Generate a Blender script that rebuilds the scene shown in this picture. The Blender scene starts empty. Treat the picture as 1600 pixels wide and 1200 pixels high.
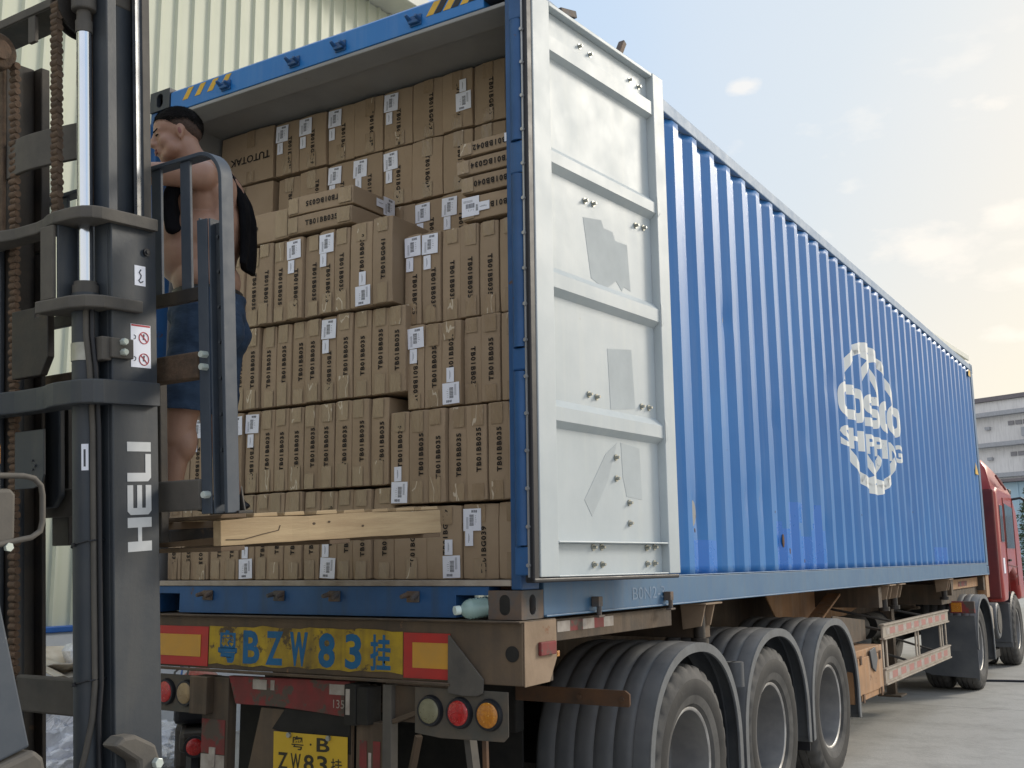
import bpy, bmesh, math, random
from mathutils import Vector, Matrix, noise as mnoise
R = math.radians
rnd = random.Random(7)
scn = bpy.context.scene
COL = scn.collection

# ------------------------------------------------------------------ camera
cd = bpy.data.cameras.new('camera'); cam = bpy.data.objects.new('camera', cd); COL.objects.link(cam)
cd.sensor_fit = 'HORIZONTAL'; cd.sensor_width = 36.0; cd.lens = 37.59
cd.clip_start = 0.05; cd.clip_end = 2000
YAW, PIT, ROL = 0.556904583, 0.165894585, -0.0119237946
f_ = Vector((-math.sin(YAW)*math.cos(PIT), math.cos(YAW)*math.cos(PIT), math.sin(PIT)))
r0 = Vector((math.cos(YAW), math.sin(YAW), 0)); u0 = r0.cross(f_)
r_ = math.cos(ROL)*r0 + math.sin(ROL)*u0
u_ = -math.sin(ROL)*r0 + math.cos(ROL)*u0
CAMP = Vector((2.33460585, -3.80095583, 0.23021611))
mw = Matrix.Identity(4)
for i in range(3):
    mw[i][0] = r_[i]; mw[i][1] = u_[i]; mw[i][2] = -f_[i]; mw[i][3] = CAMP[i]
cam.matrix_world = mw
scn.camera = cam

# ------------------------------------------------------------------ sun and sky
SUN_AZ, SUN_EL = R(32), R(26)          # azimuth measured from +Y towards +X
sd = bpy.data.lights.new('sun', 'SUN'); sd.energy = 1.9; sd.angle = R(14); sd.color = (1.0, 0.93, 0.82)
sun = bpy.data.objects.new('sun', sd); COL.objects.link(sun)
sv = Vector((math.sin(SUN_AZ)*math.cos(SUN_EL), math.cos(SUN_AZ)*math.cos(SUN_EL), math.sin(SUN_EL)))
sun.rotation_euler = (-sv).to_track_quat('-Z', 'Y').to_euler()

w = bpy.data.worlds.new('World'); scn.world = w; w.use_nodes = True
nt = w.node_tree; nt.nodes.clear()
def N(t, nt=nt, **k):
    n = nt.nodes.new(t)
    for a, b in k.items(): setattr(n, a, b)
    return n
out = N('ShaderNodeOutputWorld'); bg = N('ShaderNodeBackground'); nt.links.new(bg.outputs[0], out.inputs[0])
sky = N('ShaderNodeTexSky', sky_type='NISHITA'); sky.sun_disc = False
sky.sun_elevation = SUN_EL; sky.sun_rotation = SUN_AZ; sky.dust_density = 4.0; sky.air_density = 1.2
tc = N('ShaderNodeTexCoord')
def math_(op, a, b=None, c=None, nt=nt, clamp=False):
    n = nt.nodes.new('ShaderNodeMath'); n.operation = op; n.use_clamp = clamp
    for i, v in enumerate((a, b, c)):
        if v is None: continue
        if isinstance(v, (int, float)): n.inputs[i].default_value = v
        else: nt.links.new(v, n.inputs[i])
    return n.outputs[0]
def ramp_(fac, stops, nt=nt):
    n = nt.nodes.new('ShaderNodeValToRGB'); cr = n.color_ramp
    while len(cr.elements) < len(stops): cr.elements.new(0.5)
    for e, (p, c) in zip(cr.elements, stops):
        e.position = p; e.color = (*c, 1) if len(c) == 3 else c
    nt.links.new(fac, n.inputs[0]); return n.outputs[0]
def mixc(fac, a, b, nt=nt, blend='MIX'):
    n = nt.nodes.new('ShaderNodeMix'); n.data_type = 'RGBA'; n.blend_type = blend
    for s, v in ((n.inputs[0], fac), (n.inputs[6], a), (n.inputs[7], b)):
        if isinstance(v, (int, float)): s.default_value = v
        elif isinstance(v, tuple): s.default_value = (*v, 1) if len(v) == 3 else v
        else: nt.links.new(v, s)
    return n.outputs[2]
# hazy veil: cream towards the low sun, pale blue away from it
WD = Vector((math.sin(R(30)), math.cos(R(30)), 0.0)).normalized()
dot = N('ShaderNodeVectorMath', operation='DOT_PRODUCT'); nt.links.new(tc.outputs['Generated'], dot.inputs[0]); dot.inputs[1].default_value = WD
sep = N('ShaderNodeSeparateXYZ'); nt.links.new(tc.outputs['Generated'], sep.inputs[0])
t = math_('MULTIPLY_ADD', dot.outputs['Value'], 0.5, 0.5)
veil = ramp_(t, [(0.0, (0.74, 0.77, 0.84)), (0.50, (0.66, 0.73, 0.86)), (0.60, (0.46, 0.58, 0.78)), (0.66, (0.44, 0.59, 0.80)), (0.76, (0.52, 0.64, 0.79)), (0.83, (0.61, 0.68, 0.74)), (0.885, (0.76, 0.735, 0.68)), (0.93, (0.86, 0.79, 0.64)), (1.0, (2.8, 2.45, 1.9))])
low = ramp_(sep.outputs[2], [(0.0, (0.28, 0.27, 0.25)), (0.015, (0.90, 0.80, 0.62)), (0.16, (0.86, 0.77, 0.60)), (0.42, (0.50, 0.56, 0.62)), (1.0, (0.40, 0.48, 0.60))])
lowf = math_('MULTIPLY', math_('SUBTRACT', 1.0, math_('MULTIPLY', math_('ABSOLUTE', sep.outputs[2]), 2.6), clamp=True), 0.55, clamp=True)
base = mixc(lowf, veil, low)
# small cumulus, low on the right
mp = N('ShaderNodeMapping'); mp.inputs['Scale'].default_value = (1, 1, 2.3); mp.inputs['Location'].default_value = (0.35, 0.1, 0.0)
nt.links.new(tc.outputs['Generated'], mp.inputs[0])
nz = N('ShaderNodeTexNoise'); nz.inputs['Scale'].default_value = 9.0; nz.inputs['Detail'].default_value = 7.0; nz.inputs['Roughness'].default_value = 0.55
nt.links.new(mp.outputs[0], nz.inputs['Vector'])
band = ramp_(sep.outputs[2], [(0.10, (0.0,)*3), (0.17, (0.9,)*3), (0.30, (0.62,)*3), (0.42, (0.35,)*3), (0.6, (0.0,)*3)])
bsep = N('ShaderNodeRGBToBW'); nt.links.new(band, bsep.inputs[0])
cl = math_('MULTIPLY', math_('MULTIPLY', math_('SUBTRACT', nz.outputs['Fac'], 0.565), 9.0, clamp=True), bsep.outputs[0], clamp=True)
nzc = N('ShaderNodeTexNoise'); nzc.inputs['Scale'].default_value = 16.0; nzc.inputs['Detail'].default_value = 8.0; nzc.inputs['Roughness'].default_value = .6
nt.links.new(mp.outputs[0], nzc.inputs['Vector'])
puffs = None
for (dx, dy, dz, rad, amt) in ((-.293, .863, .412, .020, .8), (-.112, .921, .375, .035, .5), (-.155, .951, .262, .060, .80), (-.105, .955, .283, .036, .75), (-.205, .94, .262, .035, .6), (-.10, .966, .235, .045, .55), (.06, .95, .30, .16, .9), (.3, .9, .25, .2, .9), (-.06, .97, .21, .05, .6)):
    s1 = N('ShaderNodeVectorMath', operation='SUBTRACT'); nt.links.new(tc.outputs['Generated'], s1.inputs[0]); s1.inputs[1].default_value = Vector((dx, dy, dz)).normalized()
    s2 = N('ShaderNodeVectorMath', operation='MULTIPLY'); nt.links.new(s1.outputs[0], s2.inputs[0]); s2.inputs[1].default_value = (1, 1, 1.9)
    s3 = N('ShaderNodeVectorMath', operation='LENGTH'); nt.links.new(s2.outputs[0], s3.inputs[0])
    v_ = math_('MULTIPLY', math_('SUBTRACT', 1.0, math_('DIVIDE', s3.outputs['Value'], rad*1.25), clamp=True), amt)
    puffs = v_ if puffs is None else math_('MAXIMUM', puffs, v_)
puff = math_('MULTIPLY', math_('SUBTRACT', math_('MULTIPLY_ADD', puffs, .62, nzc.outputs['Fac']), .68), 4.2, clamp=True)
nz2 = N('ShaderNodeTexNoise'); nz2.inputs['Scale'].default_value = 2.2; nz2.inputs['Detail'].default_value = 3.0
nt.links.new(tc.outputs['Generated'], nz2.inputs['Vector'])
veil2 = mixc(math_('MULTIPLY', math_('SUBTRACT', nz2.outputs['Fac'], 0.44, clamp=True), 0.7, clamp=True), base, (0.74, 0.73, 0.70))
cloud = mixc(math_('MULTIPLY', cl, 0.6), veil2, (0.97, 0.90, 0.80))
cloud = mixc(math_('MULTIPLY', puff, .52), cloud, (.97, .89, .79))
skyc = mixc(1.0, cloud, mixc(1.0, sky.outputs[0], (0.012, 0.012, 0.012), blend='MULTIPLY'), blend='ADD')
nt.links.new(skyc, bg.inputs[0]); bg.inputs[1].default_value = 1.0

scn.render.engine = 'CYCLES'
scn.view_settings.view_transform = 'Standard'; scn.view_settings.look = 'None'
scn.view_settings.exposure = 0.15; scn.view_settings.gamma = 1.0
scn.render.resolution_x = 1024; scn.render.resolution_y = 768

# ------------------------------------------------------------------ helpers
MW = {}
def tag(o, label=None, cat=None, group=None, kind=None):
    if label: o['label'] = label
    if cat: o['category'] = cat
    if group: o['group'] = group
    if kind: o['kind'] = kind
    return o
def empty(name, loc, label, cat, group=None, rot=None, parent=None):
    o = bpy.data.objects.new(name, None); COL.objects.link(o); o.empty_display_size = 0.2
    m = Matrix.Translation(loc)
    if rot is not None: m = m @ rot
    o.matrix_world = m; MW[o] = m
    return tag(o, label, cat, group)

class MB:
    """collects shapes in world coordinates (through an optional frame matrix)"""
    def __init__(s, F=None): s.v = []; s.f = []; s.m = []; s.F = F
    def add(s, vs, fs, mi=0):
        n = len(s.v)
        for p in vs:
            p = Vector(p)
            s.v.append(s.F @ p if s.F is not None else p)
        for f in fs: s.f.append([i+n for i in f]); s.m.append(mi)
    def box(s, a, b, mi=0):
        x0, x1 = sorted((a[0], b[0])); y0, y1 = sorted((a[1], b[1])); z0, z1 = sorted((a[2], b[2]))
        s.add([(x0,y0,z0),(x1,y0,z0),(x1,y1,z0),(x0,y1,z0),(x0,y0,z1),(x1,y0,z1),(x1,y1,z1),(x0,y1,z1)],
              [(0,3,2,1),(4,5,6,7),(0,1,5,4),(1,2,6,5),(2,3,7,6),(3,0,4,7)], mi)
    def prism(s, poly, axis, a, b, mi=0):
        """poly in the two remaining axes (in xyz order), extruded along axis from a to b"""
        def P(p, t):
            q = list(p); q.insert(axis, t); return tuple(q)
        n = len(poly)
        s.add([P(p, a) for p in poly]+[P(p, b) for p in poly],
              [tuple(range(n))[::-1], tuple(range(n, 2*n))]+[(i, (i+1) % n, n+(i+1) % n, n+i) for i in range(n)], mi)
    def beam(s, p, q, w, h, up=(0, 0, 1), mi=0):
        p = Vector(p); q = Vector(q); d = (q-p).normalized(); up = Vector(up)
        if abs(d.dot(up.normalized())) > .95: up = Vector((1, 0, 0))
        a = d.cross(up).normalized()*w/2; b = a.cross(d).normalized()*h/2
        s.add([p-a-b, p+a-b, p+a+b, p-a+b, q-a-b, q+a-b, q+a+b, q-a+b],
              [(0,3,2,1),(4,5,6,7),(0,1,5,4),(1,2,6,5),(2,3,7,6),(3,0,4,7)], mi)
    def ring(s, c, d, r, n, ph=0):
        d = Vector(d).normalized(); a = d.orthogonal().normalized(); b = d.cross(a)
        return [Vector(c)+(a*math.cos(2*math.pi*i/n+ph)+b*math.sin(2*math.pi*i/n+ph))*r for i in range(n)]
    def cyl(s, p, q, r, r2=None, n=20, mi=0, caps=True):
        p = Vector(p); q = Vector(q); r2 = r if r2 is None else r2
        A = s.ring(p, q-p, r, n); B = s.ring(q, q-p, r2, n)
        fs = [(i, (i+1) % n, n+(i+1) % n, n+i) for i in range(n)]
        if caps: fs += [tuple(range(n))[::-1], tuple(range(n, 2*n))]
        s.add(A+B, fs, mi)
    def tube(s, pts, r, n=10, mi=0):
        pts = [Vector(p) for p in pts]; rings = []; ref = None
        for i, p in enumerate(pts):
            d = (pts[min(i+1, len(pts)-1)]-pts[max(i-1, 0)]).normalized()
            if ref is None: ref = d.orthogonal().normalized()
            a = (ref-d*ref.dot(d)).normalized(); ref = a; b = d.cross(a)
            rings.append([p+(a*math.cos(2*math.pi*k/n)+b*math.sin(2*math.pi*k/n))*r for k in range(n)])
        vs = [v for q in rings for v in q]; fs = []
        for i in range(len(rings)-1):
            for k in range(n): fs.append((i*n+k, i*n+(k+1) % n, (i+1)*n+(k+1) % n, (i+1)*n+k))
        fs += [tuple(range(n))[::-1], tuple(range(len(vs)-n, len(vs)))]
        s.add(vs, fs, mi)
    def lathe(s, c, axis, prof, n=64, mi=0, mod=None):
        """prof: (t along axis, radius); mod(k, i, r) may change radius"""
        c = Vector(c); d = Vector(axis).normalized(); a = Vector((0, 0, 1)) if abs(d.z) < .9 else Vector((1, 0, 0)); b = d.cross(a)
        vs = []; fs = []; m = len(prof)
        for k in range(n):
            th = 2*math.pi*k/n; e = a*math.cos(th)+b*math.sin(th)
            for i, (t, r) in enumerate(prof):
                if mod: r = mod(k, i, r)
                vs.append(c+d*t+e*r)
        for k in range(n):
            k2 = (k+1) % n
            for i in range(m-1): fs.append((k*m+i, k2*m+i, k2*m+i+1, k*m+i+1))
        s.add(vs, fs, mi)
    def ell(s, c, rx, ry=None, rz=None, Rm=None, n=20, mi=0):
        ry = rx if ry is None else ry; rz = rx if rz is None else rz; c = Vector(c); m = n//2
        vs = []; fs = []
        for j in range(1, m):
            ph = math.pi*j/m
            for i in range(n):
                th = 2*math.pi*i/n; p = Vector((rx*math.sin(ph)*math.cos(th), ry*math.sin(ph)*math.sin(th), rz*math.cos(ph)))
                if Rm is not None: p = Rm @ p
                vs.append(c+p)
        top = Vector((0, 0, rz)); bot = Vector((0, 0, -rz))
        if Rm is not None: top = Rm @ top; bot = Rm @ bot
        vs += [c+top, c+bot]; T = len(vs)-2
        for j in range(m-2):
            for i in range(n): fs.append((j*n+i, (j+1)*n+i, (j+1)*n+(i+1) % n, j*n+(i+1) % n))
        for i in range(n): fs.append((T, i, (i+1) % n)); fs.append((T+1, (m-2)*n+(i+1) % n, (m-2)*n+i))
        s.add(vs, fs, mi)
    def cap(s, p, r, q, r2, n=16, mi=0):
        p = Vector(p); q = Vector(q)
        s.cyl(p, q, r, r2, n=n, mi=mi); s.ell(p, r, n=n, mi=mi); s.ell(q, r2, n=n, mi=mi)
    def mesh(s, name, mats, parent=None):
        me = bpy.data.meshes.new(name)
        inv = MW[parent].inverted() if parent is not None else Matrix.Identity(4)
        me.from_pydata([inv @ v for v in s.v], [], s.f)
        for i, p in enumerate(me.polygons): p.material_index = s.m[i]
        for m in (mats if isinstance(mats, (list, tuple)) else [mats]): me.materials.append(m)
        bm = bmesh.new(); bm.from_mesh(me); bmesh.ops.recalc_face_normals(bm, faces=bm.faces); bm.to_mesh(me); bm.free()
        return me
    def build(s, name, mats, parent=None, bevel=0, smooth=False, seg=2, root=False):
        me = s.mesh(name, mats, parent)
        o = bpy.data.objects.new(name, me); COL.objects.link(o)
        if parent is not None:
            o.parent = parent; MW[o] = MW[parent]
        else: MW[o] = Matrix.Identity(4)
        if smooth: shade(me, 40)
        if bevel:
            b = o.modifiers.new('bevel', 'BEVEL'); b.width = bevel; b.segments = seg; b.limit_method = 'ANGLE'; b.angle_limit = R(40)
        return o
def shade(me, ang=40):
    me.polygons.foreach_set('use_smooth', [True]*len(me.polygons))
    try: me.set_sharp_from_angle(angle=R(ang))
    except Exception: pass
def solo(mb, name, mats, base, label, cat, group=None, **k):
    """one thing that is one mesh, its origin at its base"""
    r = bpy.data.objects.new(name, None)
    MW[r] = Matrix.Translation(base)
    me = mb.mesh(name, mats, r); del MW[r]; bpy.data.objects.remove(r)
    o = bpy.data.objects.new(name, me); COL.objects.link(o); o.location = base; MW[o] = Matrix.Translation(base)
    if k.get('smooth'): shade(me, 40)
    if k.get('bevel'):
        b = o.modifiers.new('bevel', 'BEVEL'); b.width = k['bevel']; b.segments = 2; b.limit_method = 'ANGLE'; b.angle_limit = R(40)
    return tag(o, label, cat, group)

# ------------------------------------------------------------------ materials
def mat(name, col, col2=None, sc=6.0, rough=0.6, metal=0.0, bump=0.0, bsc=40.0, spec=0.5, spots=None, streak=None,
        rvar=0.12, coat=0, trans=0, stretch=(1, 1, 1), lo=0.35, hi=0.7, rand=0.0, alpha=None, sss=0, emit=None, sheen=0, veins=None):
    m = bpy.data.materials.new(name); m.use_nodes = True; t = m.node_tree; b = t.nodes['Principled BSDF']
    tcn = t.nodes.new('ShaderNodeTexCoord'); mp = t.nodes.new('ShaderNodeMapping'); mp.inputs['Scale'].default_value = stretch
    t.links.new(tcn.outputs['Object'], mp.inputs[0])
    oi = t.nodes.new('ShaderNodeObjectInfo')
    ad = t.nodes.new('ShaderNodeVectorMath'); ad.operation = 'ADD'; t.links.new(mp.outputs[0], ad.inputs[0])
    rv = t.nodes.new('ShaderNodeVectorMath'); rv.operation = 'SCALE'; rv.inputs[0].default_value = (7.1, 3.3, 5.7); t.links.new(oi.outputs['Random'], rv.inputs['Scale'])
    t.links.new(rv.outputs[0], ad.inputs[1])
    V = ad.outputs[0]
    def noise(scale, det=5, rgh=.6, vec=None):
        n = t.nodes.new('ShaderNodeTexNoise'); n.inputs['Scale'].default_value = scale; n.inputs['Detail'].default_value = det; n.inputs['Roughness'].default_value = rgh
        t.links.new(V if vec is None else vec, n.inputs['Vector']); return n.outputs['Fac']
    col2 = col2 or tuple(c*0.8 for c in col)
    c = mixc(ramp_(noise(sc), [(lo, (0,)*3), (hi, (1,)*3)], t), col, col2, t)
    if streak:   # (colour, amount): dirt running down
        sm = t.nodes.new('ShaderNodeMapping'); sm.inputs['Scale'].default_value = (14, 14, .7); t.links.new(tcn.outputs['Object'], sm.inputs[0])
        f = ramp_(noise(1.0, 4, .6, sm.outputs[0]), [(.48, (0,)*3), (.72, (1,)*3)], t)
        bw = t.nodes.new('ShaderNodeRGBToBW'); t.links.new(f, bw.inputs[0])
        c = mixc(math_('MULTIPLY', bw.outputs[0], streak[1], nt=t), c, streak[0], t)
    if spots:    # (colour, scale, threshold)
        f = ramp_(noise(spots[1], 8, .7), [(spots[2], (0,)*3), (spots[2]+.05, (1,)*3)], t)
        c = mixc(f, c, spots[0], t)
    if veins:    # (colour, scale, width): crease highlights painted in as pale lines
        a_ = math_('LESS_THAN', math_('ABSOLUTE', math_('SUBTRACT', noise(veins[1], 3, .5), .5, nt=t), nt=t), veins[2], nt=t)
        g_ = math_('GREATER_THAN', noise(veins[1]*.6, 2), .52, nt=t)
        c = mixc(math_('MULTIPLY', math_('MULTIPLY', a_, g_, nt=t), .8, nt=t), c, veins[0], t)
    if rand:
        hs = t.nodes.new('ShaderNodeHueSaturation'); t.links.new(c, hs.inputs['Color'])
        t.links.new(math_('MULTIPLY_ADD', oi.outputs['Random'], 2*rand, 1-rand, nt=t), hs.inputs['Value'])
        c = hs.outputs[0]
    t.links.new(c, b.inputs['Base Color'])
    rg = math_('MULTIPLY_ADD', noise(sc*2.3), rvar*2, rough-rvar, nt=t, clamp=True)
    t.links.new(rg, b.inputs['Roughness'])
    b.inputs['Metallic'].default_value = metal; b.inputs['Specular IOR Level'].default_value = spec
    if sheen: b.inputs['Sheen Weight'].default_value = sheen; b.inputs['Sheen Roughness'].default_value = .35; b.inputs['Sheen Tint'].default_value = (.85, .92, 1, 1)
    if coat: b.inputs['Coat Weight'].default_value = coat; b.inputs['Coat Roughness'].default_value = .15
    if trans: b.inputs['Transmission Weight'].default_value = trans
    if sss: b.inputs['Subsurface Weight'].default_value = sss; b.inputs['Subsurface Radius'].default_value = (.01, .004, .002)
    if alpha is not None: b.inputs['Alpha'].default_value = alpha
    if emit: b.inputs['Emission Color'].default_value = (*emit[0], 1); b.inputs['Emission Strength'].default_value = emit[1]
    if bump:
        bp = t.nodes.new('ShaderNodeBump'); bp.inputs['Strength'].default_value = 1.0; bp.inputs['Distance'].default_value = bump
        t.links.new(noise(bsc, 6), bp.inputs['Height']); t.links.new(bp.outputs[0], b.inputs['Normal'])
    return m
M = {}
RUST = (.10, .045, .02)
M['blue'] = mat('container_blue_paint', (.012, .152, .44), (.024, .190, .50), sc=1.1, rough=.34, rvar=.07, spec=.5, sheen=.12, bump=.0016, bsc=3, spots=((.13, .09, .07), 7, .70), streak=((.11, .23, .46), .35))
M['blue_fresh'] = mat('fresh_blue_repaint', (.012, .16, .56), (.018, .18, .58), sc=2, rough=.28, spec=.7, spots=((.02, .06, .20), 9, .70))
M['toprail'] = mat('chalky_top_rail', (.14, .23, .36), (.26, .34, .44), sc=5, rough=.6, spots=((.12, .14, .22), 8, .66))
M['blue_dark'] = mat('worn_blue_frame_paint', (.012, .072, .20), (.022, .10, .26), sc=4, rough=.5, bump=.001, bsc=30, spots=(RUST, 9, .64), streak=((.04, .06, .09), .5))
M['blue_rail'] = mat('faded_blue_rail_paint', (.045, .13, .25), (.07, .16, .27), sc=3, rough=.5, spots=(RUST, 12, .70), streak=((.12, .15, .18), .4))
M['white'] = mat('white_door_paint', col=(.50, .545, .56), col2=(.42, .47, .49), sc=2.2, rough=.5, bump=.0008, bsc=9, spots=((.42, .42, .38), 11, .70), streak=((.55, .58, .56), .35))
M['patch'] = mat('filler_patch', (.465, .505, .515), (.415, .45, .46), sc=7, rough=.8)
M['interior'] = mat('container_lining_paint', (.30, .30, .29), (.23, .23, .225), sc=2, rough=.6, spots=((.16, .12, .08), 6, .68))
M['gasket'] = mat('black_rubber_seal', (.012, .013, .018), rough=.5)
M['steelw'] = mat('bare_seal_strip', (.45, .46, .48), rough=.35, metal=.6)
M['rust'] = mat('rusty_steel', (.13, .065, .032), (.07, .045, .03), sc=8, rough=.85, bump=.002, bsc=40)
M['cast'] = mat('worn_corner_casting', (.08, .085, .09), (.17, .10, .055), sc=7, rough=.75, bump=.002, bsc=35, spots=((.35, .30, .22), 14, .68))
M['chassis'] = mat('dirty_chassis_paint', (.085, .055, .032), (.042, .034, .027), sc=5, rough=.8, bump=.0015, bsc=40, streak=((.17, .12, .08), .5))
M['beam'] = mat('grimy_rear_beam', (.125, .085, .052), (.062, .048, .036), sc=4, rough=.8, bump=.001, bsc=50, spots=((.26, .14, .07), 8, .64), streak=((.05, .042, .035), .6))
M['beamside'] = mat('dusty_beam_end', (.30, .215, .145), (.20, .14, .09), sc=5, rough=.85, bump=.001, bsc=50, spots=((.22, .10, .05), 10, .62))
M['orange'] = mat('faded_orange_paint', (.42, .23, .11), (.30, .17, .09), sc=6, rough=.8, spots=((.18, .09, .04), 10, .62), streak=((.45, .36, .28), .5))
M['dark'] = mat('underbody_black', (.010, .0095, .009), (.02, .018, .015), sc=6, rough=.85)
M['yellow'] = mat('yellow_painted_plate', (.50, .34, .025), (.24, .16, .03), sc=7, rough=.8, spots=((.10, .07, .035), 9, .56), streak=((.11, .08, .04), .7))
M['bluepaint'] = mat('stencil_blue_paint', (.015, .13, .30), (.02, .10, .21), sc=16, rough=.8, spots=((.32, .24, .05), 26, .68))
M['retro_red'] = mat('red_reflector', (.48, .025, .02), (.36, .03, .025), sc=8, rough=.5)
M['retro_yel'] = mat('amber_reflector', (.60, .30, .03), (.5, .27, .05), sc=8, rough=.5)
M['redpaint'] = mat('faded_red_panel', (.22, .03, .03), (.13, .035, .03), sc=10, rough=.75, spots=((.085, .065, .05), 7, .50))
M['tapewr'] = mat('grimy_white_tape', (.42, .38, .34), (.25, .21, .18), sc=14, rough=.7)
M['pinktape'] = mat('dusty_red_tape', (.42, .17, .15), (.33, .18, .15), sc=14, rough=.7)
M['frame_dust'] = mat('dusty_guard_paint', (.40, .35, .29), (.27, .22, .17), sc=9, rough=.85)
M['rubber'] = mat('dusty_tyre_rubber', (.045, .044, .043), (.13, .124, .116), sc=4, rough=.85, bump=.001, bsc=60)
M['rubber_dark'] = mat('clean_tyre_band', (.010, .010, .011), (.028, .027, .026), sc=5, rough=.7, bump=.0012, bsc=50)
M['rim'] = mat('dusty_wheel_steel', (.16, .16, .165), (.25, .245, .235), sc=5, rough=.6, metal=.3)
M['rimedge'] = mat('rim_lip_steel', (.55, .54, .52), (.3, .28, .26), sc=9, rough=.45, metal=.4)
M['fender'] = mat('grey_plastic_mudguard', (.040, .047, .058), (.085, .092, .10), sc=3, rough=.5, bump=.0006, bsc=30)
M['fenderlip'] = mat('scuffed_mudguard_edge', (.13, .14, .15), (.08, .085, .09), sc=8, rough=.6)
M['glassred'] = mat('red_lens', (.50, .008, .008), (.30, .006, .006), spots=((.80, .16, .12), 75, .60), sc=60, rough=.12, bump=.004, bsc=120, coat=.6)
M['glassamb'] = mat('amber_lens', (.58, .22, .01), (.40, .13, .008), spots=((.90, .55, .12), 75, .60), sc=60, rough=.12, bump=.004, bsc=120, coat=.6)
M['glasspale'] = mat('clouded_clear_lens', (.22, .21, .13), (.16, .15, .09), sc=20, rough=.3, bump=.002, bsc=120)
M['glasstan'] = mat('yellowed_lens', (.34, .24, .12), (.24, .17, .09), sc=20, rough=.3, bump=.002, bsc=120)
M['lampbox'] = mat('dirty_lamp_bracket', (.075, .072, .062), (.12, .095, .07), sc=9, rough=.8, bump=.001, bsc=50)
M['plateyel'] = mat('yellow_number_plate', (.62, .40, .02), (.52, .34, .02), sc=5, rough=.5)
M['plateink'] = mat('number_plate_ink', (.03, .025, .012), rough=.6)
M['kraft'] = mat('kraft_board', (.365, .270, .178), (.315, .228, .146), sc=5, rough=.85, bump=.0005, bsc=90, rand=.07, lo=.3, hi=.75)
M['kraft_in'] = mat('kraft_board_edge', (.22, .14, .075), rough=.9)
M['tape'] = mat('clear_packing_tape', (.335, .243, .153), (.285, .203, .125), sc=16, veins=((.62, .53, .41), 9, .009), rough=.24, rvar=.1, bump=.006, bsc=24, spec=.7, rand=.05, spots=((.52, .43, .31), 13, .69), stretch=(1, 1, .35))  # pale bubble spots, with glare streaks and crease highlights painted into the colour
M['ink'] = mat('box_print_ink', (.020, .014, .010), rough=.8)
M['paper'] = mat('white_label_paper', (.82, .84, .92), (.78, .80, .88), sc=8, rough=.6)
M['barcode'] = mat('label_print', (.06, .065, .08), rough=.7)
M['fdark'] = mat('forklift_slate_paint', (.024, .033, .046), (.046, .052, .058), sc=4.5, rough=.5, bump=.0006, bsc=40, spots=((.10, .09, .075), 6, .70), streak=((.075, .073, .068), .35))
M['fgrey'] = mat('dusty_grey_steel', (.105, .094, .080), (.060, .056, .052), sc=6, rough=.75, bump=.001, bsc=40)
M['fblack'] = mat('greasy_black_steel', (.018, .017, .017), (.045, .034, .024), sc=6, rough=.6, bump=.0015, bsc=40, spots=((.09, .055, .03), 8, .63))
M['fbrown'] = mat('grease_caked_steel', (.06, .040, .026), (.13, .082, .05), sc=22, rough=.85, bump=.005, bsc=55)
M['chainm'] = mat('rusty_chain', (.085, .055, .035), (.15, .09, .055), sc=30, rough=.8, bump=.003, bsc=90)
M['fbar'] = mat('slate_backrest_paint', (.040, .054, .074), (.060, .073, .092), sc=8, rough=.6, spots=((.16, .18, .20), 10, .70))
M['chrome'] = mat('chromed_rod', (.75, .78, .82), (.70, .74, .80), rough=.12, metal=1.0, rvar=.05)
M['worn'] = mat('polished_track', (.55, .57, .60), (.35, .36, .38), sc=12, rough=.3, metal=.9)
M['zinc'] = mat('zinc_plate', (.42, .42, .38), (.30, .30, .26), sc=12, rough=.4, metal=.6)
M['bolt'] = mat('zinc_bolt', (.60, .66, .62), (.5, .55, .5), rough=.4, metal=.3)
M['decal'] = mat('silver_decal', (.62, .63, .63), (.52, .53, .53), sc=9, rough=.5)
M['redink'] = mat('warning_red_ink', (.42, .03, .04), rough=.6)
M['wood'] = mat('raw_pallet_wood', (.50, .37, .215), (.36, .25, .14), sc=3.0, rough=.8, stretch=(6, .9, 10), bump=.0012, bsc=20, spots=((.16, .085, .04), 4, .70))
M['wood_dark'] = mat('shaded_pallet_wood', (.20, .135, .08), (.12, .08, .05), sc=4, rough=.85, bump=.001, bsc=25)  # shade between the pallet boards put into the wood colour
M['skin'] = mat('sun_tanned_skin', (.37, .215, .150), (.31, .170, .118), sc=9, rough=.45, bump=.0006, bsc=120, sss=.12)
M['hair'] = mat('short_black_hair', (.006, .005, .005), (.014, .011, .010), spec=.2, sc=60, rough=.6, bump=.003, bsc=260)
M['stubble'] = mat('clipped_side_hair', (.085, .055, .042), (.045, .033, .028), sc=120, rough=.7, spec=.2)
M['denim'] = mat('blue_denim', (.015, .034, .070), (.030, .058, .105), sc=14, rough=.9, bump=.006, bsc=11, stretch=(1, 1, 2.2))
M['blackcloth'] = mat('black_cotton', spec=.08, col=(.004, .004, .005), col2=(.008, .008, .010), sc=8, rough=.9, bump=.006, bsc=14)
M['belt'] = mat('leather_belt', (.02, .017, .015), rough=.5)
M['lip'] = mat('lip_skin', (.27, .10, .085), rough=.5)
M['redcab'] = mat('red_cab_paint', (.48, .055, .045), (.40, .045, .04), sc=2, rough=.35, coat=.4, streak=((.45, .20, .16), .35))
M['redcab_dark'] = mat('dull_red_cab_back', (.18, .025, .022), (.12, .02, .02), sc=3, rough=.6)
M['glass'] = mat('cab_glass', (.06, .075, .09), rough=.08, spec=.8)
M['concrete'] = None
M['wall'] = mat('cream_metal_cladding', (.62, .635, .50), (.58, .595, .47), sc=1.2, rough=.5, spots=((.48, .50, .38), 5, .72), streak=((.50, .54, .41), .35))
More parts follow.
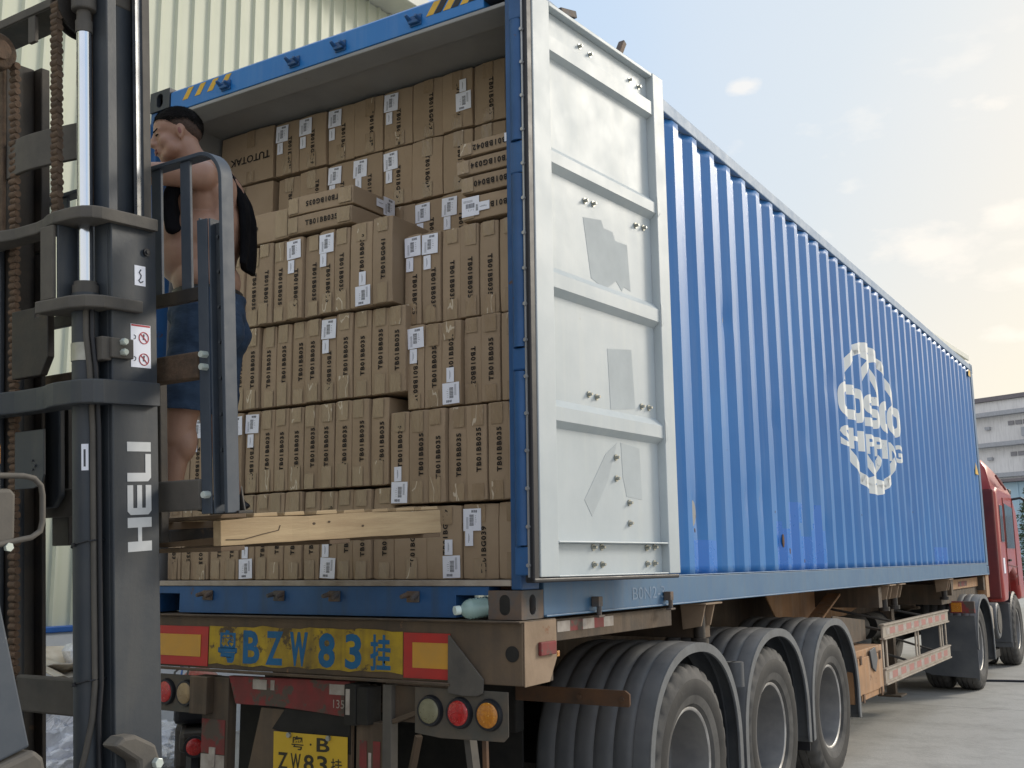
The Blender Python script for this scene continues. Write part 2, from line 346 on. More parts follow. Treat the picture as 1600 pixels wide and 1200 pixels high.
M['walltrim'] = mat('white_roof_trim', (.68, .68, .60), (.6, .6, .54), sc=3, rough=.6)
M['bluetrim'] = mat('blue_base_trim', (.02, .12, .42), rough=.5)
M['plinth'] = mat('whitewashed_plinth', (.72, .74, .75), (.60, .62, .63), sc=4, rough=.85)
M['roof'] = mat('metal_roof', (.55, .56, .48), rough=.6)
M['fbwall'] = mat('weathered_white_facade', (.80, .78, .76), (.72, .70, .68), sc=.35, rough=.85, streak=((.40, .39, .38), .5))
M['fbdark'] = mat('facade_recess', (.30, .29, .30), rough=.8)
M['fbgrey'] = mat('facade_ledge', (.42, .43, .45), rough=.8)
M['fbroof'] = mat('parapet_coping', (.20, .18, .19), rough=.8)
M['ltblue'] = mat('pale_blue_cladding', (.42, .58, .68), (.38, .54, .64), sc=.4, rough=.6)
M['leaf'] = mat('conifer_leaf', (.035, .075, .035), (.06, .10, .045), sc=1.5, rough=.7)
M['bark'] = mat('bark', (.10, .07, .045), rough=.9)
M['plasticf'] = mat('crumpled_clear_film', (.88, .88, .90), (.66, .66, .70), sc=7, rough=.2, rvar=.15, bump=.05, bsc=7, spec=.8, coat=.6, spots=((.34, .29, .28), 6, .68))
M['oldcard'] = mat('waste_cardboard', (.66, .60, .50), (.46, .37, .26), sc=5, rough=.9)
M['bottle'] = mat('green_bottle_plastic', (.62, .86, .80), rough=.12, trans=.6, rvar=.03)
M['capw'] = mat('bottle_cap', (.72, .85, .80), rough=.5)
M['hazyel'] = mat('hazard_yellow', (.70, .42, .04), (.55, .34, .05), sc=12, rough=.6)
M['hazblk'] = mat('hazard_black', (.02, .02, .02), rough=.6)
M['logo'] = mat('white_logo_paint', (.78, .79, .76), (.68, .70, .68), sc=5, rough=.55, spots=((.16, .26, .42), 15, .635))
M['chalk'] = mat('chalk_mark', (.24, .32, .42), (.14, .20, .30), sc=40, rough=.9)

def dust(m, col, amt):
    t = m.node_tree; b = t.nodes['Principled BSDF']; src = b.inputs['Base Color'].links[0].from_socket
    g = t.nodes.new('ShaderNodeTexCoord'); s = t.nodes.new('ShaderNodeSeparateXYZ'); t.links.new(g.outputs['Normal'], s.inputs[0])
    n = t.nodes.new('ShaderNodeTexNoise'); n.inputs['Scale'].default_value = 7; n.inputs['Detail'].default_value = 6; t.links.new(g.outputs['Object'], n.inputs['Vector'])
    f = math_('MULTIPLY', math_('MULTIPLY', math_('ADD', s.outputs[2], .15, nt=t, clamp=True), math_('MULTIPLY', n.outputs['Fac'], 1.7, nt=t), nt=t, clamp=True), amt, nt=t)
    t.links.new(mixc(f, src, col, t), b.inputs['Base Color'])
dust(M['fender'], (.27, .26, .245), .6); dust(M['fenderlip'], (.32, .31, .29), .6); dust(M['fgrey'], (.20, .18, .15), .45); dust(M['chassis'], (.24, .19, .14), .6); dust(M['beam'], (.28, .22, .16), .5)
# lettering: a font curve turned into a flat mesh, centred, cached
TXT = {}
def text_mesh(s, size, mats, extr=0.0, sx=1.0, bold=0.0, spc=1.0):
    k = (s, size, sx, bold, mats.name)
    if k in TXT: return TXT[k]
    cu = bpy.data.curves.new('t', 'FONT'); cu.body = s; cu.size = size; cu.align_x = 'CENTER'; cu.align_y = 'CENTER'; cu.resolution_u = 3; cu.offset = bold; cu.extrude = extr; cu.space_character = spc
    o = bpy.data.objects.new('t', cu); COL.objects.link(o)
    dg = bpy.context.evaluated_depsgraph_get(); dg.update()
    me = bpy.data.meshes.new_from_object(o.evaluated_get(dg)); bpy.data.objects.remove(o); bpy.data.curves.remove(cu)
    me.name = 'lettering'
    xs = [v.co.x for v in me.vertices]; ys = [v.co.y for v in me.vertices]
    cx = (min(xs)+max(xs))/2; cy = (min(ys)+max(ys))/2
    for v in me.vertices: v.co.x = (v.co.x-cx)*sx; v.co.y -= cy
    me.materials.clear(); me.materials.append(mats)
    TXT[k] = me; return me
def place(me, name, parent, mworld):
    o = bpy.data.objects.new(name, me); COL.objects.link(o); o.parent = parent
    o.matrix_local = MW[parent].inverted() @ mworld; MW[o] = mworld
    return o
def frame(o, x, y):
    """matrix with origin o, local x along x, local y along y, z = x cross y"""
    x = Vector(x).normalized(); y = Vector(y).normalized(); z = x.cross(y).normalized(); y = z.cross(x)
    m = Matrix.Identity(4)
    for i in range(3): m[i][0] = x[i]; m[i][1] = y[i]; m[i][2] = z[i]; m[i][3] = o[i]
    return m
GZ = -1.36
# ------------------------------------------------------------------ ground
def ground():
    m = bpy.data.materials.new('concrete_yard'); m.use_nodes = True; t = m.node_tree; b = t.nodes['Principled BSDF']
    tcn = t.nodes.new('ShaderNodeTexCoord')
    def noise(s, d=6, r=.6):
        n = t.nodes.new('ShaderNodeTexNoise'); n.inputs['Scale'].default_value = s; n.inputs['Detail'].default_value = d; n.inputs['Roughness'].default_value = r
        t.links.new(tcn.outputs['Object'], n.inputs['Vector']); return n.outputs['Fac']
    c = ramp_(noise(.35), [(.3, (.36, .345, .315)), (.7, (.46, .445, .41))], t)
    c = mixc(ramp_(noise(2.2, 8, .7), [(.46, (0,)*3), (.70, (.8,)*3)], t), c, (.26, .25, .225), t)
    c = mixc(ramp_(noise(60, 3), [(.3, (0,)*3), (.8, (.35,)*3)], t), c, (.42, .40, .36), t)
    # slab joints every five metres
    sp = t.nodes.new('ShaderNodeSeparateXYZ'); t.links.new(tcn.outputs['Object'], sp.inputs[0])
    def joint(o, off):
        a = math_('FRACT', math_('MULTIPLY_ADD', o, .2, off, nt=t), nt=t)
        return math_('LESS_THAN', math_('ABSOLUTE', math_('SUBTRACT', a, .5, nt=t), nt=t), .003, nt=t)
    j = math_('MAXIMUM', joint(sp.outputs[0], .2), joint(sp.outputs[1], .72), nt=t)
    c = mixc(math_('MULTIPLY', j, .45, nt=t), c, (.12, .115, .11), t)
    t.links.new(c, b.inputs['Base Color']); b.inputs['Roughness'].default_value = .85
    bp = t.nodes.new('ShaderNodeBump'); bp.inputs['Distance'].default_value = .004; t.links.new(noise(25, 6), bp.inputs['Height']); t.links.new(bp.outputs[0], b.inputs['Normal'])
    mb = MB(); n = 1
    mb.add([(-600, -600, GZ), (600, -600, GZ), (600, 900, GZ), (-600, 900, GZ)], [(0, 1, 2, 3)])
    g = mb.build('ground', m); tag(g, kind='structure')
ground()

# ------------------------------------------------------------------ warehouse on the left
def warehouse():
    a = .0524
    d = Vector((a, 1, 0)).normalized(); nrm = Vector((d.y, -d.x, 0))
    F = Matrix.Identity(4)
    for i in range(3): F[i][0] = nrm[i]; F[i][1] = d[i]; F[i][2] = (0, 0, 1)[i]; F[i][3] = (-5.976, 0, 0)[i]
    L0, L1 = -16.0, 36.3
    base = F @ Vector((-8, 10, GZ))
    r = empty('warehouse', base, 'cream ribbed metal warehouse running along the far side of the blue container', 'warehouse')
    mb = MB(F); pts = []; y = L0; s = .2
    while y < L1:
        pts += [(0, y), (0, y+s-.055), (.028, y+s-.04), (.028, y+s-.015)]; y += s
    pts.append((0, L1)); vs = []
    for (x, yy) in pts: vs += [(x, yy, -.27), (x, yy, 7.15)]
    mb.add(vs, [(2*i, 2*i+2, 2*i+3, 2*i+1) for i in range(len(pts)-1)])
    mb.box((-.03, L0, -.34), (-.01, L1, 7.15)); mb.box((-16, L1-.1, GZ), (-.02, L1-.02, 7.15))
    mb.build('wall', M['wall'], r)
    mb = MB(F); mb.box((.0, L0, -.305), (.05, L1, -.25)); mb.build('base_trim', M['bluetrim'], r, bevel=.01)
    mb = MB(F); mb.box((-.2, L0, GZ-.1), (.03, L1, -.307)); mb.build('plinth', M['plinth'], r)
    mb = MB(F); mb.box((-.02, L0-.2, 7.16), (.40, L1+.2, 7.20)); mb.box((.40, L0-.2, 7.12), (.46, L1+.2, 7.30))
    mb.build('eave_trim', M['walltrim'], r, bevel=.01)
    mb = MB(F); mb.add([(.4, L0-.2, 7.31), (.4, L1+.2, 7.31), (-8, L1+.2, 9.0), (-8, L0-.2, 9.0), (-16, L1+.2, 7.31), (-16, L0-.2, 7.31)], [(0, 1, 2, 3), (3, 2, 4, 5)])
    mb.prism([(-16, 7.15), (0, 7.15), (0, 7.3), (-8, 8.95), (-16, 7.3)], 1, L1-.1, L1-.03)
    mb.build('roof', M['roof'], r)
warehouse()

# ------------------------------------------------------------------ buildings and trees far off on the right
def far():
    d = Vector((.918, -.395, 0)).normalized(); nr = Vector((-.395, -.918, 0)).normalized()
    F = Matrix.Identity(4)
    o = (-14.7, 113.8, 0)
    for i in range(3): F[i][0] = d[i]; F[i][1] = -nr[i]; F[i][2] = (0, 0, 1)[i]; F[i][3] = o[i]
    r = empty('factory_block', F @ Vector((20, 0, GZ)), 'tall weathered white factory block with dark parapet beyond the red truck cab', 'building')
    mb = MB(F); mb.box((-16, .3, GZ), (60, 18, 15.9)); mb.box((-16.3, -.2, 14.75), (60.3, .5, 15.8)); mb.build('wall', M['fbwall'], r)
    mb = MB(F); mb.box((-16.4, -.5, 15.82), (60.4, 18.4, 16.25)); mb.build('parapet_coping', M['fbroof'], r)
    for k, z in enumerate((14.3, 11.2, 8.1, 5.0, 1.9)):
        mb = MB(F); mb.box((-16.2, -.55, z), (60.2, .28, z+.42)); mb.build('ledge', M['fbgrey'], r)
    for z in (13.25, 10.15, 7.05, 3.95):
        for k in range(-2, 8):
            x = 3.1+k*7.4
            mb = MB(F)
            for q in range(4): mb.box((x+q*.78, .2, z), (x+q*.78+.62, .33, z+.42))
            w_ = mb.build('window_slit', M['fbdark'], r)
            mb = MB(F); mb.box((x+1.5, -.15, z-1.25), (x+2.6, .27, z-.35)); mb.build('cooling_unit', M['ltblue'] if k % 3 else M['fbgrey'], r)
            mb = MB(F); mb.box((x-2.4, -.05, z-.25), (x-1.9, .27, z+.05)); mb.build('vent', M['fbgrey'], r)
    # low pale blue shed in front of it
    F2 = F.copy()
    for i, v in enumerate((-9.2, 71.5, 0)): F2[i][3] = v
    r = empty('blue_shed', F2 @ Vector((12, 0, GZ)), 'low pale blue metal shed standing before the white factory block', 'shed')
    mb = MB(F2); mb.box((-14, 0, GZ), (40, 9, 4.9))
    for k in range(0, 54): mb.box((-14+k, -.06, GZ), (-13.9+k, 0, 4.9))
    mb.build('wall', M['ltblue'], r)
    mb = MB(F2); mb.box((-14.4, -.5, 4.92), (40.4, 9.5, 5.1)); mb.build('roof', M['fbroof'], r)
    mb = MB(F2)
    for k in range(4): mb.box((-10+k*9, -.05, .6), (-7+k*9, .03-.06-.01, 2.6))
    mb.build('window', M['fbdark'], r)
    # conifers
    def conifer(x, y, h, rad, seed, label):
        q = random.Random(seed)
        r = empty('conifer_tree', (x, y, GZ), label, 'tree', 'trees beyond the truck cab')
        mb = MB(); mb.cyl((x, y, GZ), (x, y, GZ+h*.9), .16, .03, n=8)
        for i in range(26):
            z = GZ+h*(.12+.8*i/26); a = q.uniform(0, 6.28); l = rad*(1-.8*i/26)*.8
            mb.cyl((x, y, z), (x+l*math.cos(a), y+l*math.sin(a), z+l*.15), .035, .01, n=5)
        mb.build('trunk', M['bark'], r)
        mb = MB(); n = 5200
        for i in range(n):
            tt = q.random()**1.25; z = GZ+h*(.08+.92*tt); a = q.uniform(0, 6.28)
            lay = .72+.28*math.sin(a*5+tt*23+seed)+.18*math.sin(tt*60+a*2)
            rr = rad*(1-tt)**.8*lay*q.uniform(.45, 1.0)
            c = Vector((x+rr*math.cos(a), y+rr*math.sin(a), z-rr*.25)); s = q.uniform(.07, .17)
            e = Vector((q.gauss(0, 1), q.gauss(0, 1), q.gauss(0, .5))).normalized()*s; g = Vector((q.gauss(0, 1), q.gauss(0, 1), q.gauss(0, 1))).normalized()*s*.45
            mb.add([c-e, c+g, c+e], [(0, 1, 2)])
        mb.build('crown', M['leaf'], r)
    conifer(-3.2, 48.0, 5.2, 1.9, 3, 'dark conifer nearest the red truck cab, right of it')
    conifer(-.6, 52.0, 4.6, 2.2, 5, 'lower bushy conifer to the right of the taller one')
    conifer(-6.2, 53.0, 4.4, 2.0, 9, 'conifer mostly hidden behind the red truck cab')
far()

# ------------------------------------------------------------------ the container
W, L, H = 2.438, 12.192, 2.896
CORR_OFF = .06; CP = .289
def corr(y):
    """outward offset (<=0) of the side wall at y"""
    p = CP; u = (y-CORR_OFF) % p
    if u < .072: return -.002
    if u < .140: return -.002-.036*(u-.072)/.068
    if u < .215: return -.038
    return -.038+.036*(u-.215)/(CP-.215)
DENTS = [(1.95, .50, .10, .018), (1.62, .75, .07, .012), (3.05, .62, .12, .02), (2.78, .60, .10, .018), (3.45, 1.2, .07, .010), (4.15, 1.1, .08, .012), (4.6, .45, .09, .012), (5.35, .95, .09, .012), (5.9, .55, .08, .012), (6.4, .6, .07, .01), (5.0, 1.62, .10, .016), (4.75, 1.60, .08, .012), (2.6, 1.75, .08, .014), (7.6, .7, .08, .01), (8.3, 1.9, .08, .01), (7.25, 1.95, .06, .01), (9.1, .8, .1, .012)]
def wall_x(y, z, side=1):
    x = corr(y)-.006+.0016*mnoise.noise(Vector((y*1.3, z*1.1, side)))
    if side == 1:
        for (dy, dz, r_d, dd) in DENTS:
            q_ = ((y-dy)/(r_d*.8))**2+((z-dz)/r_d)**2
            if q_ < 6: x -= dd*.5*math.exp(-q_)
    return x
def container():
    r = empty('shipping_container', (-W/2, L/2, 0), 'long blue corrugated shipping container with open doors, packed with brown cartons', 'container')
    # side walls
    brk = []
    y = CORR_OFF-CP
    while y < L:
        for q in (0, .036, .072, .106, .140, .178, .215, .252):
            if .14 < y+q < L-.16: brk.append(y+q)
        y += CP
    brk = [.14]+brk+[L-.16]
    q = random.Random(4)
    for side in (1, -1):
        mb = MB(); vs = []; nz_ = 56
        X0 = 0 if side == 1 else -W
        for yy in brk:
            for k in range(nz_):
                z = .155+(2.80-.155)*k/(nz_-1)
                vs.append((X0+side*wall_x(yy, z, side), yy, z))
        fs = [(i*nz_+k, (i+1)*nz_+k, (i+1)*nz_+k+1, i*nz_+k+1) for i in range(len(brk)-1) for k in range(nz_-1)]
        mb.add(vs, fs)
        if side == 1:
            for k, f in enumerate(mb.f):
                c_ = sum((mb.v[i] for i in f), Vector())/4
                if (3.36 < c_.y < 4.52 and c_.z < .42+.04*math.sin(c_.y*9)) or (8.7 < c_.y < 9.35 and c_.z < .33) or (3.36 < c_.y < 4.40 and c_.z < .62 and mnoise.noise(c_*3) > .05) or (1.9 < c_.y < 2.3 and c_.z < .34): mb.m[k] = 1
        o = mb.build('side_wall', [M['blue'], M['blue_fresh']], r); shade(o.data, 12)
        so = o.modifiers.new('solid', 'SOLIDIFY'); so.thickness = .003; so.offset = 0; so.material_offset = 0
        # inner lining sheet
        mb = MB(); xi = X0-side*.052
        mb.box((xi-.004, .14, .157), (xi+.004, L-.12, 2.79)); mb.build('lining', M['interior'], r)
        # rails
        mb = MB(); mb.box((X0, .10, 2.805), (X0-side*.07, L-.12, 2.885)); mb.build('top_rail', M['toprail'], r, bevel=.006)
        mb = MB(); mb.box((X0+side*.002, .18, .003), (X0-side*.05, L-.18, .150)); mb.box((X0+side*.016, .18, .003), (X0-side*.05, L-.18, .012)); mb.box((X0+side*.006, .18, .151), (X0-side*.05, L-.18, .158))
        mb.build('bottom_rail', M['blue_rail'], r, bevel=.004)
        # corner posts
        mb = MB(); mb.box((X0, .005, .12), (X0-side*.052, .15, 2.776)); mb.build('rear_post', M['blue_dark'], r, bevel=.006)
        mb = MB(); mb.box((X0, L-.16, .12), (X0-side*.10, L-.003, 2.776)); mb.build('front_post', M['blue_rail'], r, bevel=.01)
    mb = MB(); mb.box((-W+.06, 0.15, 2.845), (-.06, L-.1, 2.85))
    # roof of shallow cross corrugations
    y = .16; pts = []
    while y < L-.2:
        pts += [(y, 2.872), (y+.09, 2.872), (y+.11, 2.852), (y+.19, 2.852)]; y += .209
    vs = []
    for (yy, z) in pts: vs += [(-W+.06, yy, z-.02), (-.06, yy, z-.02)]
    mb = MB(); mb.add(vs, [(2*i, 2*i+1, 2*i+3, 2*i+2) for i in range(len(pts)-1)])
    mb.build('roof', M['interior'], r)
    mb = MB(); mb.box((-W+.05, .10, .120), (-.05, L-.1, .156)); mb.build('floor', M['rust'], r)
    mb = MB(); mb.box((-W+.1, L-.06, .16), (-.1, L-.02, 2.8)); mb.build('front_wall', M['blue'], r)
    # door header and sill
    mb = MB(); mb.prism([(.004, 2.745), (.004, 2.862), (.03, 2.885), (.13, 2.885), (.13, 2.745)], 0, -W+.163, -.163)
    h = mb.build('door_header', M['blue'], r, bevel=.004)
    mb = MB(); mb.box((-W+.163, .006, 2.722), (-.05, .16, 2.742)); mb.build('header_lip', M['interior'], r, bevel=.004)
    # inner sloping header plate and gutter
    mb = MB(); mb.box((-W+.056, .165, 2.775), (-.056, .60, 2.80)); mb.box((-W+.056, .165, 2.745), (-.056, .19, 2.775)); mb.build('ceiling_plate', M['interior'], r, bevel=.004)
    # sill with two fork pockets
    mb = MB(); z0, z1 = .004, .134
    xs = [-W+.163, -2.20, -2.045, -.33, -.165]
    mb.box((-W+.163, .006, z0), (-2.20, .15, z1)); mb.box((-2.045, .006, z0), (-.33, .15, z1))
    mb.box((-.165, .006, z0), (-.163, .15, z1))
    for a, b in ((-2.20, -2.045), (-.33, -.165)):
        mb.box((a, .006, .098), (b, .15, z1)); mb.box((a, .35, z0), (b, .36, z1))
    mb.build('door_sill', M['blue_dark'], r, bevel=.003)
    mb = MB(); mb.box((-W+.05, .0, .136), (-.05, .16, .160)); mb.build('threshold', M['frame_dust'], r, bevel=.003)
    # yellow and black stripes on the header
    def stripes(x0, n, dx, off=.088):
        mb = MB()
        for k in range(n):
            x = x0+k*dx
            mb.prism([(x, 2.795), (x+.042, 2.795), (x+.088, 2.857), (x+.046, 2.857)], 1, .002, .0038)
        s = mb.build('hazard_stripes', M['hazyel'], r)
        if x0 < -1: return
        mb = MB()
        for k in range(n):
            x = x0+.047+k*dx
            mb.prism([(x, 2.795), (x+.040, 2.795), (x+.084, 2.857), (x+.046, 2.857)], 1, .0022, .0036)
        mb.build('hazard_stripes', M['hazblk'], r)
    stripes(-2.175, 4, .098); stripes(-.49, 4, .098)
    # lock keepers on header and sill
    for x in (-1.83, -1.33, -1.02, -.55):
        mb = MB(); z = 2.800
        mb.box((x-.034, -.004, z-.035), (x+.034, .003, z+.02)); mb.cyl((x-.028, -.002, z-.01), (x-.028, -.045, z+.008), .014, .008, n=8); mb.cyl((x+.024, -.002, z-.01), (x+.024, -.038, z-.002), .014, .009, n=8)
        mb.box((x-.030, -.022, z-.028), (x+.026, -.004, z-.012))
        mb.build('lock_keeper', M['blue_dark'], r, bevel=.003)
    for x in (-1.835, -1.352, -1.005, -.554):
        mb = MB(); z = .088
        mb.box((x-.034, -.004, z-.022), (x+.034, .005, z+.026)); mb.cyl((x-.024, .0, z+.012), (x-.034, -.044, z+.002), .014, .010, n=8); mb.cyl((x+.022, .0, z+.014), (x+.024, -.042, z-.006), .014, .010, n=8)
        mb.box((x-.024, -.02, z+.004), (x+.024, -.004, z+.020))
        mb.build('lock_keeper', M['cast'], r, bevel=.003)
    # corner castings with their oval holes cut through
    def casting(cx, cy, cz, sx, sy, up):
        me = bpy.data.meshes.new('corner_casting'); bm = bmesh.new()
        x0, x1 = (cx-.162, cx) if sx > 0 else (cx, cx+.162)
        y0, y1 = (cy, cy+.178) if sy > 0 else (cy-.178, cy)
        z0, z1 = cz, cz+.118
        def hole_face(o, ux, uy, w_, h_, hw, hh, c=(.5, .5), n=24):
            """rectangle w_ x h_ with a rounded hole, plus the hole's inner wall"""
            o = Vector(o); ux = Vector(ux); uy = Vector(uy); nn = ux.cross(uy)
            cxx, cyy = w_*c[0], h_*c[1]; inner = []; outer = []
            r_ = min(hw, hh)
            for k in range(n):
                th = 2*math.pi*k/n; a, b = math.cos(th), math.sin(th)
                px = (hw-r_)*(1 if a > 0 else -1)+r_*a; py = (hh-r_)*(1 if b > 0 else -1)+r_*b
                inner.append((cxx+px, cyy+py))
                tx = min((w_-cxx)/a if a > 1e-6 else (-cxx)/a if a < -1e-6 else 9, (h_-cyy)/b if b > 1e-6 else (-cyy)/b if b < -1e-6 else 9)
                outer.append((cxx+a*tx, cyy+b*tx))
            # snap to corners
            for (qx, qy) in ((0, 0), (w_, 0), (w_, h_), (0, h_)):
                j = min(range(n), key=lambda i: (outer[i][0]-qx)**2+(outer[i][1]-qy)**2); outer[j] = (qx, qy)
            I = [bm.verts.new(o+ux*p[0]+uy*p[1]) for p in inner]; O = [bm.verts.new(o+ux*p[0]+uy*p[1]) for p in outer]; D = [bm.verts.new(o+ux*p[0]+uy*p[1]-nn*.028) for p in inner]
            for k in range(n):
                k2 = (k+1) % n
                bm.faces.new((O[k], O[k2], I[k2], I[k])); bm.faces.new((I[k], I[k2], D[k2], D[k]))
        hole_face((x0, y0, z0) if sy > 0 else (x1, y1, z0), (1, 0, 0) if sy > 0 else (-1, 0, 0), (0, 0, 1), .162, .118, .026, .042)
        hole_face((x1, y0, z0) if sx > 0 else (x0, y1, z0), (0, 1, 0) if sx > 0 else (0, -1, 0), (0, 0, 1), .178, .118, .026, .042)
        zz = z0 if up < 0 else z1
        for (p) in ([(x0, y0, z1), (x1, y0, z1), (x1, y1, z1), (x0, y1, z1)], [(x0, y0, z0), (x0, y1, z0), (x1, y1, z0), (x1, y0, z0)],
                    ([(x1, y1, z0), (x0, y1, z0), (x0, y1, z1), (x1, y1, z1)] if sy > 0 else [(x0, y0, z0), (x1, y0, z0), (x1, y0, z1), (x0, y0, z1)]),
                    ([(x0, y1, z0), (x0, y0, z0), (x0, y0, z1), (x0, y1, z1)] if sx > 0 else [(x1, y0, z0), (x1, y1, z0), (x1, y1, z1), (x1, y0, z1)])):
            bm.faces.new([bm.verts.new(v) for v in p])
        bmesh.ops.remove_doubles(bm, verts=bm.verts, dist=1e-4)
        bmesh.ops.translate(bm, verts=bm.verts, vec=-MW[r].translation)
        bm.to_mesh(me); bm.free(); me.materials.append((M['cast'] if cz < 1 else M['fdark']) if sy > 0 else M['blue_rail'])
        o = bpy.data.objects.new('corner_casting', me); COL.objects.link(o); o.parent = r; MW[o] = MW[r]
    for cz, up in ((0, -1), (H-.118, 1)):
        casting(.002, -.002, cz, 1, 1, up); casting(-W-.002, -.002, cz, -1, 1, up)
        casting(.002, L+.002, cz, 1, -1, up); casting(-W-.002, L+.002, cz, -1, -1, up)
    mb = MB(); mb.box((-.13, -.001, .02), (-.03, .10, .1)); mb.build('casting_core', M['dark'], r)
    # yellow triangles on the far end of the side
    mb = MB()
    mb.prism([(11.80, 2.70), (11.98, 2.70), (11.98, 2.79), (11.86, 2.79)], 0, .002, .004)
    mb.prism([(11.72, 1.34), (11.98, 1.34), (11.80, 1.50)], 0, .002, .004); mb.build('warning_sticker', M['hazyel'], r)
    # torn rust hole and dents low on the side
    for (yy, zz, s) in ((3.50, .36, .050), (3.58, .29, .028), (4.02, .22, .02), (1.98, .40, .018), (3.3, .55, .012), (5.6, .6, .012), (6.9, .5, .012), (7.8, .7, .01), (2.45, .9, .01)):
        mb = MB(); mb.ell((wall_x(yy, zz)-.002, yy, zz), .006, s*.6, s, n=10)
        mb.build('rust_spot', M['rust'], r)
    return r
CONT = container()

# white emblem painted over the corrugations
def emblem():
    bm = bmesh.new()
    cy, cz = 6.22, 1.50; Rr = .655
    def band(pts, wd):
        """flat ribbon in (y,z)"""
        n = len(pts); A = []; B = []
        for i, p in enumerate(pts):
            a = pts[max(i-1, 0)]; b = pts[min(i+1, n-1)]; t = Vector((b[0]-a[0], b[1]-a[1])).normalized(); q = Vector((-t.y, t.x))*wd/2
            A.append(bm.verts.new((0, p[0]+q.x, p[1]+q.y))); B.append(bm.verts.new((0, p[0]-q.x, p[1]-q.y)))
        for i in range(n-1): bm.faces.new((A[i], A[i+1], B[i+1], B[i]))
    def arc(c, rx, rz, a0, a1, n=40): return [(c[0]+rx*math.cos(R(a0+(a1-a0)*i/n)), c[1]+rz*math.sin(R(a0+(a1-a0)*i/n))) for i in range(n+1)]
    band(arc((cy, cz), .93, Rr, 20, 160), .09); band(arc((cy, cz), .93, Rr, 210, 330), .09)
    band(arc((cy-.25, cz+.0), .55, .60, 20, 120), .080); band(arc((cy+.25, cz), .55, .60, 60, 160), .080); band(arc((cy-.25, cz), .55, .60, 240, 325), .080); band(arc((cy+.25, cz), .55, .60, 215, 300), .080)
    def rr_(x0, x1, z0, z1, r, a0, a1, n=60):
        # rounded rectangle centre line, part of it
        cx_, cz_ = (x0+x1)/2, (z0+z1)/2; hw, hh = (x1-x0)/2, (z1-z0)/2; o = []
        for i in range(n+1):
            a = R(a0+(a1-a0)*i/n); c_, s_ = math.cos(a), math.sin(a); e = 3.4; q = (abs(c_)**e+abs(s_)**e)**(-1/e); o.append((cx_+hw*c_*q, cz_+hh*s_*q))
        return o
    zb, zt, st = 1.415, 1.725, .088; zb2, zt2 = zb+st/2, zt-st/2
    for chh, x0, x1 in (('C', 5.19, 5.60), ('O', 5.60, 5.91), ('S', 6.05, 6.49), ('C', 6.63, 6.90), ('O', 6.93, 7.35)):
        a, b = x0+st/2, x1-st/2
        if chh == 'O': band(rr_(a, b, zb2, zt2, .1, 0, 360), st)
        elif chh == 'C': band([(b+st/2, zt2)]+rr_(a, b, zb2, zt2, .1, 62, 298)+[(b+st/2, zb2)], st)
        else:
            m_ = (zb+zt)/2; band([(b+st/2, zt2)]+rr_(a, b, m_, zt2, .1, 75, 255, 30)+rr_(a, b, zb2, m_, .1, 105, -75, 30)+[(a-st/2, zb2)], st*.92)
    def word(s, y0, y1, z0, z1, bold):
        me = text_mesh(s, 1.0, M['logo'], bold=bold)
        xs = [v.co.x for v in me.vertices]; ys = [v.co.y for v in me.vertices]
        mx, Mx, my, My = min(xs), max(xs), min(ys), max(ys)
        vv = [bm.verts.new((0, y0+(v.co.x-mx)/(Mx-mx)*(y1-y0), z0+(v.co.y-my)/(My-my)*(z1-z0))) for v in me.vertices]
        for p in me.polygons:
            try: bm.faces.new([vv[i] for i in p.vertices])
            except ValueError: pass
    for chh, x0 in zip('SHIPPING', (5.19, 5.47, 5.76, 6.02, 6.30, 6.62, 6.91, 7.13)):
        word(chh, x0, x0+(.10 if chh == 'I' else .22), 1.165, 1.345, .045)
    for k in range(22):
        bmesh.ops.bisect_plane(bm, geom=bm.verts[:]+bm.edges[:]+bm.faces[:], plane_co=(0, 0, .78+.0645*k), plane_no=(0, 0, 1), dist=1e-5)
    y = CORR_OFF
    while y < 8:
        for q in (0, .072, .140, .215):
            yy = y+q
            if 5 < yy < 7.6: bmesh.ops.bisect_plane(bm, geom=bm.verts[:]+bm.edges[:]+bm.faces[:], plane_co=(0, yy, 0), plane_no=(0, 1, 0), dist=1e-5)
        y += CP
    for v in bm.verts: v.co.x = wall_x(v.co.y, v.co.z)+.0022
    me = bpy.data.meshes.new('emblem'); bm.to_mesh(me); bm.free(); me.transform(MW[CONT].inverted()); me.materials.append(M['logo'])
    o = bpy.data.objects.new('emblem', me); COL.objects.link(o); o.parent = CONT; MW[o] = MW[CONT]
    o['label'] = 'white lettered globe emblem painted across the corrugations'
emblem()

tm = text_mesh('B0N2-3', .085, M['chalk'], sx=1.5); o_ = place(tm, 'chalk_scrawl', CONT, frame(Vector((.0035, 1.23, .075)), (0, 1, 0), (0, 0, 1)))
